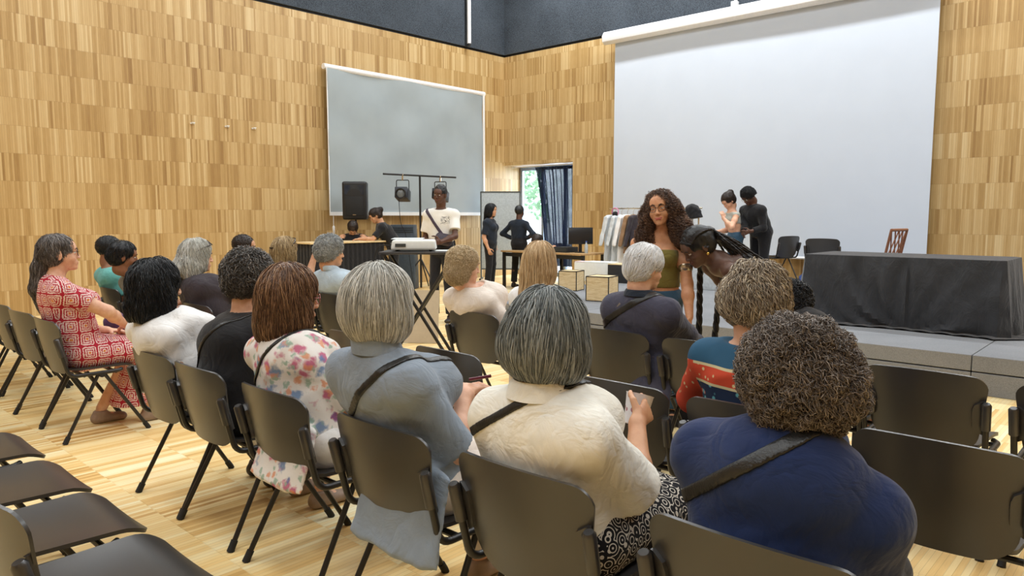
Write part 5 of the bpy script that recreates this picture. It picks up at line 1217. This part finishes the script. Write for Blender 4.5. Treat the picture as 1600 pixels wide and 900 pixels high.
garm(.45, fabric('cloth_tan', srgb(150, 118, 88)), 'tan garment on the rail', .40, .80); garm(.58, C_chr, 'dark leather-like jacket on the rail beside the curly hair', .44, .85, cat='jacket', name='hanging_jacket')
garm(Lr-.30, C_wht, 'white garment at the right end of the rail', .34, .7, ang=30)
hh = thing('hat', 'dark floppy hat hanging on the right end of the clothes rail', 'hat', (B_.x-.10, 11.16, STZ+zr+.02))
F = Field([ell((0, 0, -.05), (.12, .10, .10)), cap((.02, 0, -.10), (.03, 0, -.20), (.14, .09), (.17, .10), k=.04)], .010); F.disp(wav(5, 30, .012)); F.plane((0, 0, -.2), (.15, 0, -1)); P, Q = F.mesh(); npmesh('felt', P, Q, C_blk, hh)
hh = thing('handbag', 'pink-handled dark bag hanging on the left of the clothes rail', 'bag', (A_.x+.13, 11.10, STZ+zr)); build('handle', tube(NB(), [Vector((.07*math.cos(a), 0, -.06+.07*math.sin(a))) for a in np.linspace(0, 2*PI, 20)], .010, 6), plain('pink_plastic', srgb(210, 120, 170), .4), hh)
F = Field([ell((0, 0, -.10), (.06, .04, .05))], .008); P, Q = F.mesh(); npmesh('pouch', P, Q, C_blk, hh)
# ---- white heap of clothes beside the rack
p = at_z(980, 437, STZ); F = Field([ell((0, 0, .10), (.20, .16, .12)), ell((.08, .02, .2), (.12, .12, .14), k=.05), ell((-.1, 0, .08), (.14, .12, .1), k=.05)], .014); F.disp(wav(9, 18, .03)); F.plane((0, 0, 0), (0, 0, -1)); P, Q = F.mesh(); o = npmesh('clothes_heap', P, Q, C_wht, None); o.location = (p.x, p.y+.9, STZ); tag(o, 'white heap of cloth lying at the foot of the clothes rack', 'clothes')
# ---- whiteboard by the corner
wb = thing('whiteboard', 'tall pale whiteboard standing on the floor in the corner behind the woman in black', 'whiteboard', (at_y(781, 300, 12.0).x+.02, 12.0, 0), R(38))
zt = at_y(781, 300, 12.0).z; build('board', box(NB(), (0, 0, (zt+.25)/2), (.86, .02, zt-.25)), plain('whiteboard_surface', srgb(172, 180, 184), .3), wb, bevel=.004)
bm = NB(); [box(bm, (x, 0, zt/2), (.028, .035, zt)) for x in (-.44, .44)]; [box(bm, (0, 0, z), (.9, .035, .028)) for z in (.24, zt)]; build('frame', bm, plain('dark_aluminium', srgb(90, 96, 98), .4, .4), wb, smooth=False)
bm = NB(); [tube(bm, [(x, -.25, .02), (x, .25, .02)], .02, 8) for x in (-.44, .44)]; build('foot', bm, M_fr, wb)
# ---- desk with monitor
dk = at_y(928, 397, 11.4); d0 = at_y(801, 399, 10.6); yd = 10.9
xl, xr = at_y(801, 399, yd).x, at_y(930, 397, yd).x; zd = .74
xc_ = (xl+xr)/2; ds = thing('desk', 'long desk with a light edge and black steel legs by the curtain', 'desk', (xc_, yd, 0)); wd_ = min(xr-xl, 2.2)
build('desktop', box(NB(), (0, .0, zd), (wd_, .70, .03)), plain('desk_oak', srgb(176, 142, 98), .5), ds, bevel=.004)
for x in (-wd_/2+.05, 0, wd_/2-.05):
    for y in (-.3, .3): build('leg', box(NB(), (x, y, zd/2-.008), (.05, .05, zd-.016)), M_fr, ds, smooth=False)
build('modesty_rail', box(NB(), (0, -.3, zd-.06), (wd_-.1, .04, .07)), M_fr, ds, smooth=False)
mo = thing('monitor', 'black flat computer monitor standing on the desk', 'monitor', (at_y(907, 385, yd).x, yd, zd+.016), R(48))
build('screen', box(NB(), (0, 0, .31), (.46, .03, .31), Matrix.Rotation(R(-6), 3, 'X')), plain('screen_black', srgb(24, 26, 30), .25), mo, bevel=.006); build('neck', box(NB(), (0, .03, .10), (.06, .03, .18)), M_fr, mo, bevel=.004); build('foot', lathe(NB(), [(.11, 0), (.11, .01), (.03, .018)], n=20), M_fr, mo)
pc = thing('computer_case', 'low black desktop computer on the desk left of the monitor', 'computer', (at_y(886, 395, yd).x, yd-.05, zd+.015)); build('case', box(NB(), (0, 0, .05), (.34, .34, .10)), plain('case_black', srgb(28, 32, 36), .5), pc, bevel=.005)
build('front_panel', box(NB(), (0, -.172, .05), (.30, .006, .07)), plain('case_panel', srgb(52, 58, 60), .4), pc)
bt = thing('water_bottle', 'small clear bottle on the desk right of the monitor', 'bottle', (at_y(921, 395, yd).x, yd-.1, zd+.015)); build('bottle_body', lathe(NB(), [(.03, 0), (.033, .01), (.033, .14), (.013, .18), (.013, .20)], n=14), plain('bottle_clear', srgb(170, 180, 186), .15), bt); build('cap', lathe(NB(), [(.015, .20), (.015, .222)], n=12), plain('cap_blue', srgb(60, 90, 170), .4), bt)
pp_ = build('blue_papers', box(NB(), (0, 0, .006), (.34, .22, .012)), plain('paper_blue', srgb(90, 120, 190), .6)); pp_.location = (at_y(862, 397, yd).x, yd-.12, zd+.016); tag(pp_, 'blue folder lying on the desk left of the computer', 'folder')
oc = thing('office_chair', 'dark office chair pushed in at the left end of the desk', 'chair', (at_z(803, 440, 0).x-.1, 10.35, 0), R(-20))
build('seat', box(NB(), (0, 0, .47), (.46, .44, .07)), C_blk, oc, bevel=.03); build('backrest', box(NB(), (0, -.22, .74), (.42, .05, .42), Matrix.Rotation(R(8), 3, 'X')), C_blk, oc, bevel=.02)
build('stem', lathe(NB(), [(.03, .08), (.025, .44)], n=10), M_fr, oc)
for i in range(5): a = i*2*PI/5; lg = build('base_arm', tube(NB(), [(0, 0, .10), (.26*math.cos(a), .26*math.sin(a), .065)], .018, 6), M_fr, oc); build('caster', lathe(NB(), [(.015, -.012), (.028, -.01), (.028, .01), (.015, .012)], (.26*math.cos(a), .26*math.sin(a), .029), 10, Matrix.Rotation(PI/2, 3, 'X')), M_ft, lg)
# ---- projector on its folding stand
pj_ = at_y(653, 392, 4.62); TX, TY, TZ = pj_.x, 4.62, pj_.z; ax = R(42)
ps = thing('projector_table', 'black folding X-leg stand carrying the projector', 'table', (TX, TY, 0), ax)
build('tabletop', box(NB(), (.05, 0, TZ-.012), (.78, .46, .024)), plain('tabletop_dark', srgb(60, 58, 58), .45), ps, bevel=.005)
for y in (-.17, .17):
    build('leg', tube(NB(), [(-.30, y, TZ-.03), (.34, y, .015)], .016, 8), M_fr, ps); build('leg', tube(NB(), [(.36, y*.8, TZ-.03), (-.30, y*.8, .015)], .016, 8), M_fr, ps)
for x, z in ((-.30, TZ-.03), (.36, TZ-.03), (.34, .02), (-.30, .02)): build('crossbar', tube(NB(), [(x, -.24, z), (x, .24, z)], .016, 8), M_fr, ps)
pr_ = thing('projector', 'white video projector standing on the black X-leg stand', 'projector', (at_y(650, 390, TY).x, TY-.02, TZ), ax+R(4))
F = Field([cap((-.16, 0, .055), (.16, 0, .055), (.14, .040), side=(0, 1, 0))], .010); build('housing', box(NB(), (0, 0, .062), (.43, .30, .095), taper=.93), plain('projector_white', srgb(224, 226, 222), .4, var=.03), pr_, bevel=.022, seg=3)
bm = NB(); [box(bm, (-.217, y, z), (.006, .035, .014)) for y in (-.10, -.05, .0, .05) for z in (.045, .075)]; box(bm, (-.12, -.152, .06), (.10, .006, .03)); build('connector_panel', bm, plain('port_grey', srgb(60, 62, 60), .5), pr_)
for x in (-.16, .16):
    for y in (-.1, .1): build('foot', lathe(NB(), [(.012, 0), (.014, .018)], (x, y, 0), 8), M_ft, pr_)
build('lens', lathe(NB(), [(.045, 0), (.045, .03), (.03, .032)], (.10, .150, .065), 16, Matrix.Rotation(-PI/2, 3, 'X')), M_ft, pr_)
sh = build('paper_sheet', box(NB(), (0, 0, .003), (.30, .21, .004), Matrix.Rotation(R(1), 3, 'X')), M_pb); sh.location = (at_y(640, 373, TY+.05).x, TY+.03, TZ+.112); sh.rotation_euler.z = ax; tag(sh, 'white sheet of paper lying on top of the projector', 'paper')
sh = build('paper_sheet', box(NB(), (0, 0, .003), (.28, .20, .004)), M_pb); q_ = Matrix.Rotation(ax, 3, 'Z') @ Vector((.31, 0, 0)); sh.location = (TX+q_.x, TY+q_.y, TZ+.001); sh.rotation_euler.z = ax; tag(sh, 'white sheet lying on the stand right of the projector', 'paper')
cb = build('projector_cable', tube(NB(), smooth_path([pr_.location+Vector((-.20, -.1, .05)), (TX-.42, TY-.16, TZ+.02), (TX-.44, TY-.18, TZ-.25), (TX-.30, TY-.05, .25), (TX-.22, TY+.05, .012), (TX+.1, TY-.3, .012)], 8), .006, 6), M_ft); tag(cb, 'black cable hanging from the projector down to the floor', 'cable')
# beige board leaning below the projector
bd = thing('leaning_board', 'blank beige board standing on the floor behind the legs of the projector stand', 'board', (at_z(610, 543, 0).x-.12, at_z(640, 543, 0).y+.15, 0), R(38))
build('panel', box(NB(), (0, .04, .30), (.78, .022, .60), Matrix.Rotation(R(-8), 3, 'X')), plain('board_beige', srgb(196, 182, 160), .7, var=.03), bd); build('back_strut', tube(NB(), [(0, .07, .45), (0, .26, .01)], .012, 6), M_pine, bd)
# ---- counter with black cloth by the left wall
k0, k1 = at_x(468, 377, -10.9), at_x(594, 377, -10.75); cx_ = -10.85
co = thing('counter', 'high table with a pale wooden top and black pleated skirt by the left wall', 'table', (cx_, (k0.y+k1.y)/2, 0)); Lc = k1.y-k0.y; zc = .985
build('tabletop', box(NB(), (0, 0, zc), (.55, Lc, .028)), M_pine, co, bevel=.004)
G = []
for z in (zc-.015, .6, .3, .02):
    row = []
    for s in np.linspace(0, 1, 200):
        T = 2*(Lc-.06)+1.0; d = s*T; a_, b_ = .25, Lc/2-.03
        if d < 2*b_: x, y, nx, ny = a_, -b_+d, 1, 0
        elif d < 2*b_+2*a_: x, y, nx, ny = a_-(d-2*b_), b_, 0, 1
        elif d < 4*b_+2*a_: x, y, nx, ny = -a_, b_-(d-2*b_-2*a_), -1, 0
        else: x, y, nx, ny = -a_+(d-4*b_-2*a_), -b_, 0, -1
        o_ = .012*math.sin(s*260)*(1-z*.5); row.append(Vector((x+nx*o_, y+ny*o_, z)))
    G.append(row)
build('skirt', sheet(NB(), G, .004), C_blk, co)
# ---- loudspeaker on stand
sp = at_x(556, 345, -11.45); s_t = thing('speaker_stand', 'black tripod stand carrying the loudspeaker', 'stand', (-11.45, sp.y, 0))
build('pole', tube(NB(), [(0, 0, .35), (0, 0, sp.z+.02)], .02, 10), M_fr, s_t)
for i in range(3): a = i*2*PI/3+.4; build('leg', tube(NB(), [(0, 0, .75), (.42*math.cos(a), .42*math.sin(a), .015)], .014, 8), M_fr, s_t)
spk = thing('loudspeaker', 'black loudspeaker on a stand in front of the grey screen', 'loudspeaker', (-11.45, sp.y, sp.z+.02), R(48)); hs_ = at_x(556, 284, -11.45).z-sp.z-.02
build('cabinet', box(NB(), (0, 0, hs_/2), (.44, .36, hs_)), plain('speaker_black', srgb(22, 23, 26), .45), spk, bevel=.045, seg=3)
build('grille', box(NB(), (0, -.185, hs_*.36), (.32, .014, hs_*.5)), plain('grille_black', srgb(14, 15, 17), .6, bump=.8, bs=400), spk, bevel=.03)
bm = NB(); G = [[Vector((.17*u, -.19+.035*(1-v)*(1-u*u), hs_*(.66+.24*v))) for u in np.linspace(-1, 1, 12)] for v in np.linspace(0, 1, 5)]; build('horn', sheet(bm, G, .008), plain('horn_gloss', srgb(40, 48, 62), .2), spk)
build('badge', box(NB(), (0, -.196, hs_*.13), (.06, .004, .012)), M_met, spk)
# ---- lighting T-bar with two spotlights
l0, l1, lp = at_x(599, 271, -11.15), at_x(712, 278, -11.15), at_x(656, 277, -11.15)
lt = thing('lighting_stand', 'tall black T-bar lighting stand in front of the grey screen', 'stand', (-11.15, lp.y, 0)); zb = (l0.z+l1.z)/2
build('pole', tube(NB(), [(0, 0, .02), (0, 0, zb)], .021, 10), M_fr, lt); build('crossbar', tube(NB(), [(0, l0.y-lp.y, zb), (0, l1.y-lp.y, zb)], .018, 10), M_fr, lt)
for i in range(3): a = i*2*PI/3; build('leg', tube(NB(), [(0, 0, .6), (.45*math.cos(a), .45*math.sin(a), .015)], .014, 8), M_fr, lt)
def spot(px_, lb, rz):
    y = at_x(px_, 276, -11.15).y; o = thing('spotlight', lb, 'spotlight', (-11.15, y, zb), rz, 'spotlights on the T-bar')
    bm = NB(); tube(bm, round_path([(-.12, 0, -.30), (-.12, 0, -.10), (.12, 0, -.10), (.12, 0, -.30)], .03), .009, 6); build('yoke', bm, M_fr, o); build('clamp', box(NB(), (0, 0, -.04), (.03, .04, .12)), M_met, o, bevel=.004)
    build('housing', box(NB(), (0, 0, -.37), (.24, .40, .21), Matrix.Rotation(R(-12), 3, 'X')), plain('lamp_black', srgb(34, 38, 48), .4), o, bevel=.02)
    build('lens_hood', lathe(NB(), [(.10, 0), (.10, .06), (.085, .06), (.08, .02)], (0, -.19, -.36), 18, Matrix.Rotation(PI/2, 3, 'X')), M_fr, o); build('lens', lathe(NB(), [(.078, 0), (.06, .012), (.01, .016)], (0, -.215, -.36), 18, Matrix.Rotation(PI/2, 3, 'X')), plain('lens_glass', srgb(110, 116, 120), .1), o); return y
y1_ = spot(629, 'black spotlight hanging from the T-bar, the fully visible left one', R(40)); spot(688, 'black spotlight hanging from the T-bar behind the young man', R(30))
cb = build('lamp_cable', tube(NB(), smooth_path([(-11.15, y1_-.1, zb-.42), (-11.2, y1_-.02, zb-.9), (-11.18, y1_+.1, 1.0), (-11.1, y1_+.2, .02)], 8), .006, 6), M_ft); tag(cb, 'thin black cable hanging from the left spotlight', 'cable')
# ---- slate-blue flight case right of the leaning woman
cs = at_x(628, 351, -11.5); ec = thing('equipment_case', 'slate-blue upright equipment case behind the leaning woman', 'case', (-11.45, cs.y, 0), R(35)); hz_ = cs.z
build('case_body', box(NB(), (0, 0, hz_*.5), (.52, .32, hz_), taper=.90), plain('case_slate', srgb(62, 74, 86), .5), ec, bevel=.015)
bm = NB(); [box(bm, (0, -.158, z), (.48, .008, .008)) for z in (hz_-.06, hz_-.10, hz_-.14)]; build('groove_strip', bm, M_fr, ec, smooth=False)
# blue bags under the stage chairs
p = at_z(1206, 412, STZ); F = Field([ell((0, 0, .10), (.20, .14, .11)), ell((.12, .03, .08), (.12, .12, .09), k=.04)], .012); F.disp(wav(4, 25, .02)); F.plane((0, 0, .0), (0, 0, -1)); P, Q = F.mesh(); o = npmesh('blue_bag', P, Q, plain('bag_blue', srgb(52, 74, 130), .5), None); o.location = (-4.45, 11.9, STZ); tag(o, 'blue plastic bag on the stage beside the sideways chair', 'bag')
